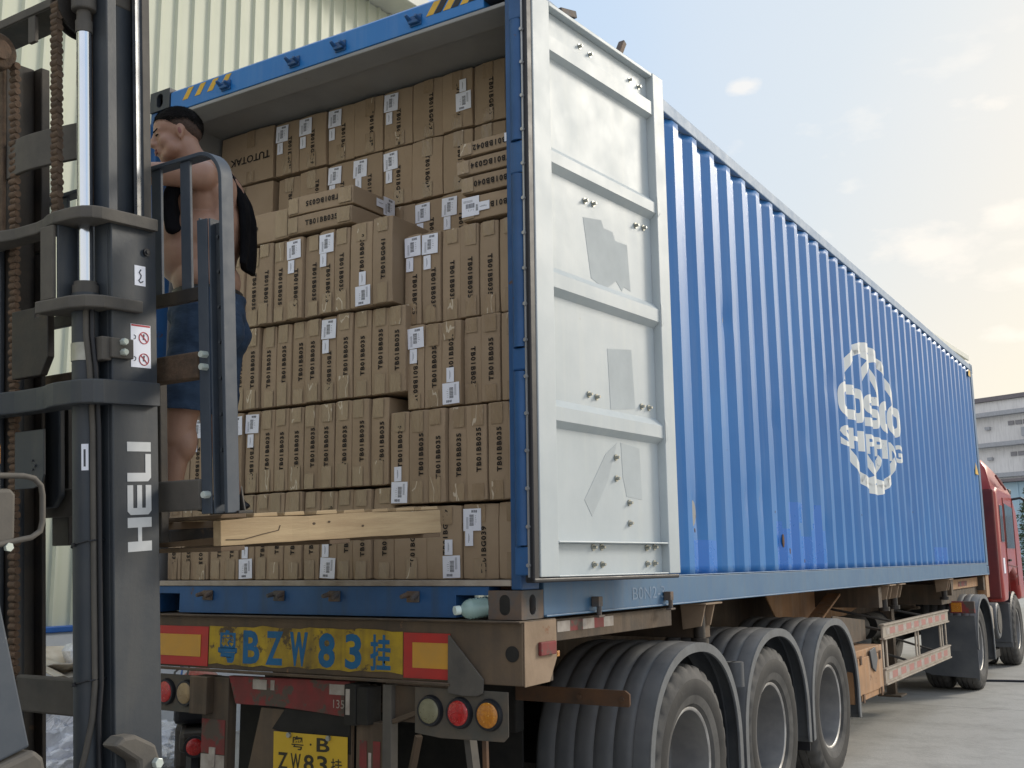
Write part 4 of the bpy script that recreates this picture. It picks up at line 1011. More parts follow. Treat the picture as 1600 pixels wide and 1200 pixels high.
    # longitudinal beams, deck brackets
    for x in (-1.62, -.92):
        mb = MB(); mb.box((x-.07, .26, -.05), (x+.07, 11.8, -.012)); mb.box((x-.012, .26, -.42), (x+.012, 11.8, -.05)); mb.box((x-.07, .26, -.45), (x+.07, 11.8, -.42)); mb.build('main_beam', M['chassis'], r)
    mb = MB(); mb.box((-.06, .262, -.105), (-.02, 1.55, -.012)); sb = mb.build('side_rail', M['chassis'], r, bevel=.003)
    ys = [.326, .44, .559, .67, .766, .866]
    for k in range(5):
        mb = MB(); mb.box((-.0195, ys[k], -.068), (-.018, ys[k+1], -.022)); mb.build('red_tape' if k % 2 else 'white_tape', M['redpaint'] if k % 2 else M['tapewr'], sb)
    for y in (2.05, 6.15, 9.6, 11.9):
        mb = MB(); mb.box((-W-.0, y-.06, -.20), (-.03, y+.06, -.02)); mb.build('cross_member', M['chassis'], r, bevel=.004)
    def twist(y):
        t = MB(); t.box((-.14, y-.10, -.012), (.035, y+.15, -.003)); t.prism([(-.13, -.013), (.02, -.013), (-.01, -.13), (-.12, -.15)], 1, y-.075, y-.06); t.prism([(-.13, -.013), (.02, -.013), (-.01, -.13), (-.12, -.15)], 1, y+.06, y+.075)
        b = t.build('twist_lock', M['beamside'], r, bevel=.002)
        t = MB(); t.cyl((-.05, y, -.03), (-.05, y, -.20), .032, n=16); t.cyl((-.05, y, -.20), (-.05, y, -.235), .05, n=16); t.build('lock_stem', M['fblack'], b, smooth=True)
    for y in (2.0, 6.35, 6.75, 9.2): twist(y)
    for (y, x) in ((.62, -.0), (1.42, 0.0)):     # wing nuts under the rail
        mb = MB(); mb.box((.006, y-.02, .03), (.045, y+.02, .075)); mb.cyl((.035, y, .05), (.035, y, -.01), .012, n=10); mb.box((.02, y-.03, -.018), (.05, y+.03, -.008)); mb.build('clamp', M['cast'], r, bevel=.003)
    mb = MB(); mb.box((-.02, 12.0, -.30), (-.14, 12.24, .06)); mb.build('front_bolster', M['orange'], r, bevel=.004)
    mb = MB(); mb.box((-2.3, 9.4, -.30), (-.12, 11.9, -.07)); mb.build('gooseneck', M['chassis'], r, bevel=.004)
    mb = MB(); mb.box((-.115, 9.7, -.145), (-.10, 11.9, -.03)); gg = mb.build('side_rail', M['orange'], r)
    mb = MB(); mb.box((-.0985, 10.4, -.12), (-.097, 11.0, -.06)); mb.build('red_tape', M['redpaint'], gg)
    # axles, wheels, mudguards
    WZ = -.84
    # dual wheel: outer tyre centred at x-.15, inner behind
    def wheel(y, sg):
        xo = .015 if sg > 0 else -W-.015
        wr = empty('wheel', (xo-sg*.15, y, WZ), None, None); del_ = None
        wr.parent = r
        wr.location = Vector((xo-sg*.15, y, WZ))-MW[r].translation; MW[wr] = Matrix.Translation((xo-sg*.15, y, WZ))
        for off in (0, .335):
            c = xo-sg*(.15+off)
            t = MB(); h = .142; s = sg
            prof = [(s*.100, .292), (s*.128, .315), (s*.140, .36), (s*.1475, .400), (s*.143, .4445), (s*.134, .468), (s*.130, .485), (s*.118, .508), (s*.100, .518),
                    (s*.062, .521), (s*.060, .509), (s*.050, .509), (s*.048, .521), (s*.006, .521), (s*.004, .509), (-s*.006, .509), (-s*.008, .521), (-s*.050, .521), (-s*.052, .509), (-s*.062, .509), (-s*.064, .521), (-s*.100, .518), (-s*.13, .485), (-s*.146, .40), (-s*.128, .315), (-s*.10, .292)]
            def mod(k, i, rr):
                if i in (6, 7, 8, 9) and (k % 5) < 2: return rr-.014
                if i in (3,) : return rr
                return rr
            t.lathe((c, y, WZ), (1, 0, 0), prof, n=144, mod=mod); t.m = [1 if (i % (len(prof)-1)) in (2, 3) else 0 for i in range(len(t.f))]; ty = t.build('tyre', [M['rubber'], M['rubber_dark']], wr); shade(ty.data, 35)
        c = xo-sg*.15
        t = MB(); s = sg
        t.lathe((c, y, WZ), (1, 0, 0), [(s*.104, .300), (s*.112, .298), (s*.114, .288), (s*.106, .280)], n=72); e = t.build('rim_lip', M['rimedge'], wr); shade(e.data, 60)
        t = MB(); t.lathe((c, y, WZ), (1, 0, 0), [(s*.106, .281), (s*.07, .272), (-s*.06, .262), (-s*.105, .250), (-s*.125, .20), (-s*.130, .145), (-s*.120, .13), (-s*.09, .12), (-s*.055, .10), (-s*.050, .07), (-s*.048, 0)], n=72); rm = t.build('rim', M['rim'], wr); shade(rm.data, 35)
        for k in range(10):
            a = 2*math.pi*k/10; t = MB(); yy, z_ = y+.168*math.cos(a), WZ+.168*math.sin(a)
            t.cyl((c-s*.128, yy, z_), (c-s*.092, yy, z_), .016, .014, n=8); t.build('wheel_nut', M['rust'], rm)
    for y in (1.73, 3.05, 4.37):
        wheel(y, 1); wheel(y, -1)
        mb = MB(); mb.cyl((-W+.5, y, WZ), (-.5, y, WZ), .07, n=16); mb.build('axle', M['dark'], r, smooth=True)
    # side wall letters on the rearmost tyre are too worn to read
    def mudguard(y, sg, R0=.635, x_in=.64, zc=WZ, a0=-14, a1=194, low=.0, P=r, ribs=5):
        xo = .035 if sg > 0 else -W-.035
        prof = []   # (offset inward from outer edge, radius)
        n = ribs*8
        prof.append((0, R0-.050)); prof.append((0, R0-.004)); prof.append((.010, R0)); prof.append((.085, R0+.002))
        for i in range(n+1):
            u = i/n; ph_ = (u*ribs) % 1.0; rr = R0+.002-.014+.014*(1-abs(1-2*ph_)**3.0)+.004*(1-u); prof.append((.09+u*(x_in-.09), rr))
        vs = []; m = len(prof); K = 56
        for k in range(K+1):
            a = R(a0+(a1-a0)*k/K); cy_, cz_ = math.cos(a), math.sin(a)
            for (dx, rr) in prof:
                if cz_ < 0: py = y-math.copysign(rr, -cy_) if False else y+math.copysign(rr, cy_); pz = zc+rr*cz_*1.0
                else:
                    # slightly squared arch
                    e = 2.25; q_ = (abs(cy_)**e+abs(cz_)**e)**(-1/e); py = y+rr*cy_*q_; pz = zc+rr*cz_*q_
                vs.append((xo-sg*dx, py, pz))
        fs = [(k*m+i, (k+1)*m+i, (k+1)*m+i+1, k*m+i+1) for k in range(K) for i in range(m-1)]
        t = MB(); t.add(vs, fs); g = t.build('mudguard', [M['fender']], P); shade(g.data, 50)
        so = g.modifiers.new('solid', 'SOLIDIFY'); so.thickness = .008; so.offset = -1
        lip = []; 
        for k in range(K+1):
            a = R(a0+(a1-a0)*k/K); cy_, cz_ = math.cos(a), math.sin(a); rr = R0-.024
            if cz_ < 0: lip.append((xo+sg*.002, y+math.copysign(rr, cy_), zc+rr*cz_))
            else:
                e = 2.25; q_ = (abs(cy_)**e+abs(cz_)**e)**(-1/e); lip.append((xo+sg*.002, y+rr*cy_*q_, zc+rr*cz_*q_))
        t = MB(); vs = []
        for i, p in enumerate(lip):
            p = Vector(p); dr = (p-Vector((p.x, y, zc))).normalized(); vs += [p+dr*.024, p-dr*.026, p+dr*.024+Vector((sg*.006, 0, 0)), p-dr*.024+Vector((sg*.006, 0, 0))]
        fs = []
        for i in range(len(lip)-1):
            a = 4*i; b = a+4; fs += [(a+2, b+2, b+3, a+3), (a, b, b+2, a+2), (a+1, a+3, b+3, b+1)]
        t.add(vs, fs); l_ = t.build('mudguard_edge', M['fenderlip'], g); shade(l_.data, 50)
        return g
    for y in (1.73, 3.05, 4.37):
        mudguard(y, 1); mudguard(y, -1)
        mb = MB(); mb.box((-.62, y-.635, -1.06), (.01, y-.625, -.94)); mb.build('mud_flap', M['gasket'], r)
    mb = MB(); mb.prism([(-.62, -.452), (.012, -.452), (.018, -.44), (.018, -.392), (-.005, -.376), (-.62, -.376)], 1, .94, .955); mb.build('mudguard_bracket', M['rust'], r, bevel=.003)
    for x in (-.25, -.02):
        mb = MB(); mb.cyl((x, .94, -.415), (x, .928, -.415), .012, n=8); mb.build('bolt', M['rust'], r)
    mb = MB(); mb.box((-.02, 2.36, -.47), (.0, 2.44, -.36)); mb.cyl((.0, 2.40, -.36), (.0, 2.40, -.50), .05, n=14); mb.build('spring_hanger', M['fender'], r, smooth=True)
    # tool box
    mb = MB(); mb.box((-.55, 4.98, -.90), (.0, 5.95, -.50)); tb = mb.build('tool_box', M['orange'], r, bevel=.006)
    mb = MB(); mb.box((.001, 5.10, -.85), (.012, 5.86, -.56)); mb.build('tool_box_door', M['orange'], tb, bevel=.004)
    for y, z in ((5.17, -.57), (5.8, -.57), (5.2, -.87), (5.8, -.87)):
        mb = MB(); mb.box((.013, y-.025, z-.04), (.022, y+.025, z+.03)); mb.build('hinge', M['rust'], tb, bevel=.003)
    mb = MB(); mb.prism([(5.44, -.52), (5.62, -.50), (5.68, -.60), (5.60, -.70), (5.50, -.66)], 0, .014, .028); mb.build('rubber_flap', M['fender'], tb, bevel=.003)
    # side guard: two channels joined by uprights, checked tapes
    gr = empty('side_guard', (.0, 7.6, -.6), None, None); gr.parent = r; gr.location = Vector((0, 7.6, -.6))-MW[r].translation; MW[gr] = Matrix.Translation((0, 7.6, -.6))
    for (za, zb) in ((-.480, -.335), (-.865, -.715)):
        t = MB(); t.box((-.03, 6.08, za+.02), (-.012, 9.10, zb-.02)); t.box((-.045, 6.08, zb-.02), (.0, 9.10, zb-.005)); t.box((-.045, 6.08, za+.005), (.0, 9.10, za+.02)); ra = t.build('guard_rail', M['frame_dust'], gr, bevel=.003)
        y = 6.2
        while y < 8.85:
            t = MB(); t.box((-.0115, y, za+.045), (-.0100, y+.13, zb-.045)); t.build('white_tape', M['tapewr'], ra)
            t = MB(); t.box((-.0115, y+.132, za+.045), (-.0100, y+.338, zb-.045)); t.build('red_tape', M['pinktape'], ra); y += .34
    for y in (6.14, 6.28, 7.5, 7.62, 8.72, 8.84, 9.04):
        t = MB(); t.box((-.045, y-.022, -.716), (-.032, y+.022, -.481)); t.build('upright', M['frame_dust'], gr, bevel=.002)
    for y in (6.5, 7.5, 8.8):
        t = MB(); t.cyl((-.9, y-.7, -.20), (-.04, y, -.43), .012, n=8); t.cyl((-.9, y-.7, -.45), (-.04, y, -.79), .012, n=8); t.build('stay_rod', M['fblack'], gr)
    # brown plates, hangers and tanks between toolbox and bed
    for poly, x, m_ in (([(4.75, -.05), (6.4, -.05), (6.1, -.25), (5.2, -.42)], -.60, 'orange'), ([(5.0, -.22), (6.0, -.30), (6.0, -.47), (4.9, -.47)], -.14, 'chassis'),
                        ([(6.4, -.05), (8.9, -.05), (8.9, -.20), (7.0, -.42), (6.4, -.32)], -.75, 'orange')):
        mb = MB(); mb.prism(poly, 0, x-.012, x); mb.build('hanger_plate', M[m_], r, bevel=.002)
    mb = MB(); mb.beam((-.40, 4.9, -.42), (-.40, 6.0, -.08), .12, .02); mb.build('hanger_plate', M['orange'], r)
    for y, x in ((6.7, -.6), (7.6, -.55)):
        mb = MB(); mb.cyl((x, y, -.45), (x, y+.8, -.45), .13, n=20); mb.build('air_tank', M['dark'], r, smooth=True)
    for x in (-.45, -1.9):   # landing legs
        mb = MB(); mb.box((x-.06, 8.1, -1.0), (x+.06, 8.22, -.1)); mb.box((x-.045, 8.115, -1.17), (x+.045, 8.205, -1.0)); mb.box((x-.12, 8.03, -1.19), (x+.12, 8.29, -1.17)); mb.build('landing_leg', M['chassis'], r, bevel=.003)
    return r, wheel, mudguard, WZ
TR, wheel_fn, mudguard_fn, WZ = trailer()
# green drink bottle lying in the fork pocket
def bottle():
    a = Vector((-.175, .05, .052)); b = Vector((-.255, -.085, .040)); d = (b-a).normalized()
    r = empty('drink_bottle', b-Vector((0, 0, .03)), 'small empty greenish drink bottle lying by the rusty corner casting', 'bottle')
    pr = [(0, .0), (0, .036), (.02, .042)]
    for k in range(9): pr += [(.03+k*.013, .043), (.0365+k*.013, .0385)]
    pr += [(.15, .038), (.165, .026), (.175, .0145), (.185, .0135)]
    mb = MB(); mb.lathe(a-d*.03, d, pr, n=32); o = mb.build('body', M['bottle'], r); shade(o.data, 70)
    mb = MB(); mb.cyl(a+d*.150, a+d*.174, .0185, n=20); mb.build('cap', M['capw'], r, smooth=True)
bottle()

# ------------------------------------------------------------------ tractor
def tractor():
    r = empty('tractor_truck', (-W/2, 12.6, GZ), 'red tractor truck hauling the blue container, seen past its far end', 'truck')
    X = -.03
    # cab shell
    mb = MB()
    mb.prism([(12.92, .05), (12.92, 1.18), (13.1, 1.25), (14.5, 1.22), (14.95, .95), (15.15, .3), (15.2, -.42), (14.75, -.42), (14.6, -.1), (14.1, .06), (13.55, -.05), (13.35, -.40), (13.0, -.40)], 0, -W+.03, X); cab = mb.build('cab', M['redcab'], r, bevel=.05, seg=3)
    mb = MB(); mb.box((-W+.06, 12.86, -.35), (X-.03, 12.918, 1.20)); mb.build('cab_back', M['redcab_dark'], cab, bevel=.02)
    # roof fairing, narrowing upward
    vs = []; K = 10
    prof = [(12.87, 0), (12.872, .50), (12.90, .56), (13.2, .57), (13.6, .52), (14.1, .38), (14.6, .18), (14.85, 0)]
    mb = MB()
    rows_ = []
    for (yy, hh) in prof:
        row = []
        for j in range(K+1):
            a = math.pi*j/K; half = (W/2-.05); xx = -W/2+half*math.copysign(abs(math.cos(a))**.5, math.cos(a))*(1-.10*hh); row.append((xx, yy, 1.2+hh*math.sin(a)**.45 if 0 < j < K else 1.2))
        rows_.append(row)
    vs = [v for q in rows_ for v in q]; m = K+1
    mb.add(vs, [(i*m+j, (i+1)*m+j, (i+1)*m+j+1, i*m+j+1) for i in range(len(prof)-1) for j in range(K)]); o = mb.build('roof_fairing', M['redcab'], r); shade(o.data, 50)
    for k in range(2): mb = MB(); mb.beam((X-.03, 13.3+.35*k, 1.42-.05*k), (X-.015, 13.75+.35*k, 1.30-.05*k), .03, .03); mb.build('fairing_groove', M['redcab_dark'], r, bevel=.01)
    mb = MB(); mb.prism([(13.60, .36), (14.40, .36), (14.42, .98), (13.62, 1.02)], 0, X+.001, X+.010); dw = mb.build('side_window', M['glass'], cab, bevel=.003)
    mb = MB(); mb.prism([(13.08, .45), (13.38, .45), (13.38, .98), (13.12, .98)], 0, X+.001, X+.010); mb.build('side_window', M['glass'], cab, bevel=.003)
    mb = MB()
    for (a, b) in (((X+.004, 13.5, -.30), (X+.004, 13.5, 1.1)), ((X+.004, 14.5, -.2), (X+.004, 14.5, 1.1)), ((X+.004, 13.5, .12), (X+.004, 14.5, .08))): mb.beam(a, b, .012, .012)
    mb.build('door_seam', M['redcab_dark'], cab)
    mb = MB(); mb.box((X+.002, 13.62, .17), (X+.03, 13.78, .20)); mb.build('door_handle', M['dark'], cab, bevel=.004)
    mb = MB(); mb.box((X+.001, 13.1, .0), (X+.004, 13.26, .22)); mb.build('white_sticker', M['paper'], cab)
    # mirrors on a bent arm
    mb = MB(); mb.tube([(X, 14.55, 1.12), (X+.12, 14.6, 1.14), (X+.30, 14.75, 1.02), (X+.42, 14.85, .96)], .02); mb.box((X+.28, 14.80, .86), (X+.5, 14.86, 1.0)); mb.build('mirror', M['gasket'], cab, smooth=False)
    mb = MB(); mb.box((-W+.3, 14.75, 1.22), (X-.05, 15.0, 1.30)); mb.build('sun_visor', M['gasket'], cab, bevel=.02)
    # lower sill, wheel arch and steps
    mb = MB(); mb.box((-W+.1, 12.7, -.62), (X-.2, 15.1, -.43)); mb.build('chassis_frame', M['dark'], r)
    for x in (-1.62, -.85):
        mb = MB(); mb.box((x-.04, 9.3, -.75), (x+.04, 14.9, -.50)); mb.build('frame_rail', M['dark'], r)
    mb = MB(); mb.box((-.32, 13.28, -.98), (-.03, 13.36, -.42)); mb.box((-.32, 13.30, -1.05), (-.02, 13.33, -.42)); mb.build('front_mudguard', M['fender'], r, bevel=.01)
    mb = MB(); mb.lathe((-.2, 14.12, WZ), (1, 0, 0), [(-.12, .56), (.13, .56), (.15, .53)], n=64); 
    # keep only the upper half
    o = mb.build('wheel_arch', M['gasket'], r); bm = bmesh.new(); bm.from_mesh(o.data); bmesh.ops.delete(bm, geom=[v for v in bm.verts if v.co.z+GZ < WZ-.02], context='VERTS'); bm.to_mesh(o.data); bm.free()
    # tanks and boxes between the axles
    mb = MB(); mb.cyl((-.30, 12.25, -.62), (-.03, 12.25, -.62), .24, n=32); mb.build('air_filter', M['fender'], r, smooth=True, bevel=.02)
    mb = MB(); mb.cyl((-.029, 12.25, -.62), (-.02, 12.25, -.62), .17, n=32); mb.build('filter_cap', M['fgrey'], r, smooth=True)
    mb = MB(); mb.box((-.38, 11.45, -.72), (-.04, 11.85, -.42)); mb.prism([(11.40, -.74), (11.90, -.74), (11.86, -.40), (11.46, -.40)], 0, -.38, -.05); mb.build('battery_box', M['frame_dust'], r, bevel=.02)
    mb = MB(); mb.ell((-.2, 11.8, -.95), .14, .16, .16); mb.build('air_dryer', M['frame_dust'], r, smooth=True)
    mb = MB(); mb.box((-.5, 11.35, -1.12), (-.1, 12.6, -1.02)); mb.build('step', M['dark'], r, bevel=.01)
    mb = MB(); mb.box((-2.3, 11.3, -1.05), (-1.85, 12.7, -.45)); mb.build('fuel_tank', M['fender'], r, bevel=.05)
    return r
TK = tractor()
# wheels of the tractor reuse the trailer builder
def tractor_wheels():
    import types
    for o in [c for c in COL.objects if c.parent == TR and c.name.startswith('wheel') and c.type == 'EMPTY'][:2]:
        for (yy) in (10.62, 14.12):
            c = o.copy(); COL.objects.link(c); c.parent = TK
            wpos = MW[o].translation.copy(); wpos.y = yy; wpos.x += -.03 if wpos.x > -1 else .03
            c.location = wpos-MW[TK].translation; MW[c] = Matrix.Translation(wpos)
            for ch in [x for x in COL.objects if x.parent == o]:
                d = ch.copy(); COL.objects.link(d); d.parent = c
                for g in [x for x in COL.objects if x.parent == ch]:
                    e = g.copy(); COL.objects.link(e); e.parent = d
    for sg in (1, -1):
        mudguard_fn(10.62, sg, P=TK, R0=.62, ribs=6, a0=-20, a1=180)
    xo = .02
    mb = MB(); mb.prism([(-.62, -.84), (xo+.01, -.84), (xo+.01, -1.20), (xo-.02, -1.17), (-.5, -1.15), (-.62, -1.1)], 1, 9.99, 10.0); mb.build('mud_flap', M['fender'], TK, bevel=.004)
    mb = MB(); mb.box((-.60, 9.985, -.86), (xo+.005, 9.998, -.45)); mb.build('mud_flap', M['fender'], TK)
    mb = MB(); mb.box((-.24, 9.93, -.42), (.04, 9.985, -.28)); t = mb.build('tail_lamp', M['redpaint'], TK, bevel=.008)
    mb = MB(); mb.box((-.22, 9.92, -.405), (-.10, 9.929, -.295)); mb.build('amber_lens', M['glassamb'], t, bevel=.004)
tractor_wheels()
TK.location.x += .09; TK.location.y += .06
# ------------------------------------------------------------------ forklift
TAU = math.atan(.069)
FA = Vector((-.427, -1.233, .296))
FK = Matrix.Identity(4)
for i, c in enumerate(((1, 0, 0), (0, math.cos(TAU), math.sin(TAU)), (0, -math.sin(TAU), math.cos(TAU)))):
    for j in range(3): FK[j][i] = c[j]
for j in range(3): FK[j][3] = FA[j]
VC = -.47                                   # centre line of the mast
def forklift():
    r = empty('forklift', FK @ Vector((VC, -.6, -1.6)), 'slate grey forklift mast and carriage raising a pallet to the container', 'forklift')
    B = lambda: MB(FK)
    # outer mast channels
    for sg in (1, -1):
        c = lambda x: VC+sg*(x-VC)
        m = B(); xo = -.125
        m.box((c(xo), -.331, -1.5), (c(xo-.018), -.15, 1.095)); m.box((c(xo-.0185), -.331, -1.5), (c(xo-.085), -.312, 1.095)); m.box((c(xo-.0185), -.169, -1.5), (c(xo-.085), -.15, 1.095))
        ch = m.build('mast_channel', M['fdark'], r, bevel=.004)
        # inner mast, nested, rising above
        m = B(); xi = -.150; top = 2.55 if sg > 0 else 1.80
        m.box((c(xi-.038), -.29, -1.3), (c(xi-.052), -.19, top)); m.box((c(xi+.010 if top > 2 else xi-.0), -.188, -1.3 if False else 1.10), (c(xi-.09), -.152, top)); m.box((c(xi+.010 if top > 2 else xi), -.330, 1.10), (c(xi-.09), -.291, top))
        m.box((c(xi-.020), -.188, -1.3), (c(xi-.09), -.172, 1.09)); m.box((c(xi-.020), -.308, -1.3), (c(xi-.09), -.292, 1.09))
        im = m.build('inner_mast_channel', M['fblack'] if sg < 0 else M['fdark'], r, bevel=.004)
        m = B(); m.box((c(xi-.012), -.208, 1.10), (c(xi+.004), -.1885, top-.02)); m.build('roller_track', M['worn'] if sg > 0 else M['fgrey'], im)
        m = B(); m.box((c(xi+.0105 if top > 2 else xi+.0005), -.186, 1.12), (c(xi+.0125 if top > 2 else xi+.002), -.156, top-.02)); m.build('dusty_face', M['fgrey'], im)
        m = B(); m.box((c(xi-.095), -.345, 1.10), (c(xi-.060), -.3305, top)); m.build('grease_streak', M['fbrown'], im, bevel=.004)
    # decals on the right channel
    X = -.125
    m = B(); t_ = .0016
    def bar(a0, a1, b0, b1): m.box((X+.0004, a0, b0), (X+t_, a1, b1))   # a along u, b along w
    u0_, u1_ = -.277, -.183; bl = u1_; z = .002
    bar(u0_, u1_, z, z+.032); bar(u0_, u1_, z+.077, z+.109); bar(-.237, -.222, z+.032, z+.077)
    z = .120
    m.prism([(u0_+.012, z), (u1_-.012, z), (u1_, z+.012), (u1_, z+.022), (u0_, z+.022), (u0_, z+.012)], 0, X+.0004, X+t_)
    for a in ((u0_, u0_+.022), (-.239, -.220), (u1_-.022, u1_)): bar(a[0], a[1], z+.022, z+.096)
    z = .228
    m.prism([(u0_, z), (u1_-.012, z), (u1_, z+.012), (u1_, z+.028), (u0_, z+.028)], 0, X+.0004, X+t_); bar(u1_-.022, u1_, z+.028, z+.090)
    bar(u0_, u1_, .326, .357)
    m.build('maker_lettering', M['decal'], r)
    m = B(); m.box((X+.0004, -.240, .880), (X+.0014, -.196, .948)); s1 = m.build('hook_label', M['paper'], r)
    m = B(); m.tube([(X+.002, -.215, .935), (X+.002, -.222, .925), (X+.002, -.214, .915), (X+.002, -.217, .905), (X+.002, -.224, .898), (X+.002, -.217, .890), (X+.002, -.207, .896)], .0022, n=6); m.build('hook_symbol', M['barcode'], s1)
    m = B(); m.box((X+.0004, -.258, .604), (X+.0014, -.178, .748)); s2 = m.build('warning_label', M['paper'], r)
    for zc in (.712, .640):
        m = B(); K = 28
        pts = [(X+.002, -.206+.019*math.cos(2*math.pi*k/K), zc-.008+.019*math.sin(2*math.pi*k/K)) for k in range(K+1)]; m.tube(pts, .0018, n=5)
        m.beam((X+.002, -.219, zc+.005), (X+.002, -.193, zc-.021), .0036, .002, up=(1, 0, 0)); m.build('prohibition_ring', M['redink'], s2)
        m = B(); m.cyl((X+.0014, -.206, zc+.002), (X+.0022, -.206, zc+.002), .0035, n=10); m.beam((X+.002, -.206, zc), (X+.002, -.208, zc-.014), .005, .001, up=(1, 0, 0)); m.beam((X+.002, -.211, zc-.005), (X+.002, -.199, zc-.012), .002, .001, up=(1, 0, 0))
        m.build('figure_symbol', M['barcode'], s2); m = B()
        m.tube([(X+.002, -.247, zc-.015), (X+.002, -.240, zc-.012), (X+.002, -.239, zc-.004), (X+.002, -.246, zc)], .0014, n=5); m.build('fork_symbol', M['barcode'], s2)
    m = B(); m.box((X+.0015, -.256, .741), (X+.0018, -.18, .747)); m.build('label_header', M['redink'], s2)
    m = B(); m.cyl((X, -.192, .998), (X+.008, -.192, .998), .013, n=20); m.cyl((X+.008, -.192, .998), (X+.012, -.192, .998), .007, n=6); m.build('set_screw', M['gasket'], r, smooth=True)
    # cylinder: barrel, gland, chromed rod, rod head
    for sg in (1, -1):
        cv = VC+sg*(.255 if sg > 0 else .30); cu = -.362 if sg > 0 else -.26
        m = B(); m.cyl((cv, cu, -1.35), (cv, cu, .845), .043, n=32); cy = m.build('lift_cylinder', M['fdark'], r, smooth=True)
        m = B(); m.cyl((cv, cu, .826), (cv, cu, .872), .041, n=32); m.cyl((cv, cu, .8725), (cv, cu, .884), .036, n=32); m.build('gland_nut', M['fgrey'], cy, smooth=True)
        m = B(); m.cyl((cv, cu, .885), (cv, cu, 1.735), .0245, n=32); m.build('piston_rod', M['chrome'], cy, smooth=True)
        m = B(); m.cyl((cv, cu, 1.735), (cv, cu, 1.775), .028, n=24); m.cyl((cv, cu, 1.7755), (cv, cu, 1.81), .024, n=24); m.build('rod_collar', M['fgrey'], cy, smooth=True)
        if sg < 0:
            m = B(); z = -1.2; k = 0
            while z < 1.74:
                wv = .019 if k % 2 else .0155; a = -.335+.0012*math.sin(k*1.7)
                m.cyl((-.64-wv, a, z), (-.64+wv, a, z), .0125 if k % 2 else .0105, n=12); m.box((-.64-wv+.002, a-.0055, z-.0105), (-.64+wv-.002, a+.0055, z+.0105)); z += .0235; k += 1
            m.build('lift_chain', M['chainm'], r, smooth=True); continue
        m = B(); m.cyl((cv, cu, 1.811), (cv, cu, 1.865), .040, n=28); m.box((cv-.036, cu-.03, 1.8655), (cv+.03, cu+.17, 2.02)); m.build('crosshead', M['fgrey'], cy, bevel=.006)
        # sheave and chain over it
        sv_ = cv-sg*.075
        m = B(); pr = [(-.022, .0), (-.022, .098), (-.014, .098), (-.012, .085), (.012, .085), (.014, .098), (.022, .098), (.022, 0)]
        m.lathe((sv_, -.325, 1.850), (1, 0, 0), pr, n=48); sh = m.build('chain_sheave', M['fblack'], r, smooth=True)
        m = B(); m.cyl((sv_-.03, -.325, 1.85), (sv_+.03, -.325, 1.85), .03, n=20); m.build('sheave_pin', M['fbrown'], sh, smooth=True)
        m = B(); z = 1.12 if sg > 0 else -1.2; k = 0
        uu = -.325-.088
        pts = []
        while z < 1.85: pts.append((uu, z)); z += .0205
        n = 13
        for i in range(1, n): a = math.pi*i/n; pts.append((-.325-.088*math.cos(a), 1.85+.088*math.sin(a)))
        z = 1.85
        while z > .3: pts.append((-.325+.088, z)); z -= .0205
        for k, (a, b) in enumerate(pts):
            wv = .019 if k % 2 else .0155; a += .0012*math.sin(k*1.7)
            m.cyl((sv_-wv, a, b), (sv_+wv, a, b), .0128, n=10)
            m.box((sv_-wv+.002, a-.0085, b-.0105), (sv_+wv-.002, a+.0085, b+.0105))
        m.build('lift_chain', M['chainm'] if sg < 0 else M['fbrown'], r, smooth=True)
    # roller near the top of the left inner channel
    m = B(); m.cyl((-.675, -.400, 1.775), (-.625, -.400, 1.775), .066, n=32); rl = m.build('mast_roller', M['fbrown'], r, smooth=True, bevel=.008)
    m = B(); m.cyl((-.6245, -.400, 1.775), (-.612, -.400, 1.775), .034, n=24); m.build('roller_bearing', M['chainm'], rl, smooth=True)
    # tie plates: right end, bulge round the cylinder, mirrored
    def tie(w0, w1, name, mt):
        h = [(-.098, -.16), (-.098, -.385), (-.108, -.415), (-.135, -.438), (-.175, -.448), (-.26, -.450), (-.31, -.438), (-.36, -.418), (-.41, -.408)]
        full = h+[(2*VC-a, b) for a, b in h[::-1]]
        inner = [(2*VC+.124+.0, -.16), (2*VC+.124, -.334), (-.124, -.334), (-.124, -.16)]
        full = [(a, b) for a, b in full]
        m = B()
        poly = full+[(2*VC+.124, -.16), (2*VC+.124, -.336), (-.124, -.336), (-.124, -.16)]
        # triangulated strip between outline and inner edge to stay clean
        outl = full; n = len(outl)
        def inn(a, b):
            if b > -.17: return (-.124 if a > VC else 2*VC+.124, b)
            return (max(min(a, -.124), 2*VC+.124), -.336)
        vs = []
        for (a, b) in outl:
            ia = inn(a, b); vs += [(a, b, w0), (a, b, w1), (ia[0], ia[1], w0), (ia[0], ia[1], w1)]
        fs = []
        for i in range(n-1):
            p = 4*i; q = p+4; fs += [(p, q, q+1, p+1), (p+2, p+3, q+3, q+2), (p+1, q+1, q+3, p+3), (p, p+2, q+2, q)]
        fs += [(0, 1, 3, 2), (4*n-4, 4*n-2, 4*n-1, 4*n-3)]
        m.add(vs, fs); return m.build(name, mt, r, bevel=.005)
    tie(1.072, 1.113, 'tie_plate', M['fgrey']); tie(.476, .553, 'tie_plate', M['fdark'])
    m = B(); m.prism([(-.100, -.225), (-.098, -.38), (-.125, -.430), (-.18, -.452), (-.34, -.462), (-.345, -.41), (-.30, -.335), (-.124, -.335), (-.124, -.225)], 2, .783, .824); m.build('cylinder_bracket', M['fgrey'], r, bevel=.005)
    m = B(); m.box((-.330, -.448, .826), (-.262, -.436, 1.07)); m.build('bracket_web', M['fgrey'], r, bevel=.003)
    m = B(); m.box((-.262, -.4355, .826), (-.252, -.36, 1.07)); m.build('bracket_web', M['fdark'], r, bevel=.002)
    # inner cross member (bowed) and thin top beam
    m = B(); K = 14; vs = []; 
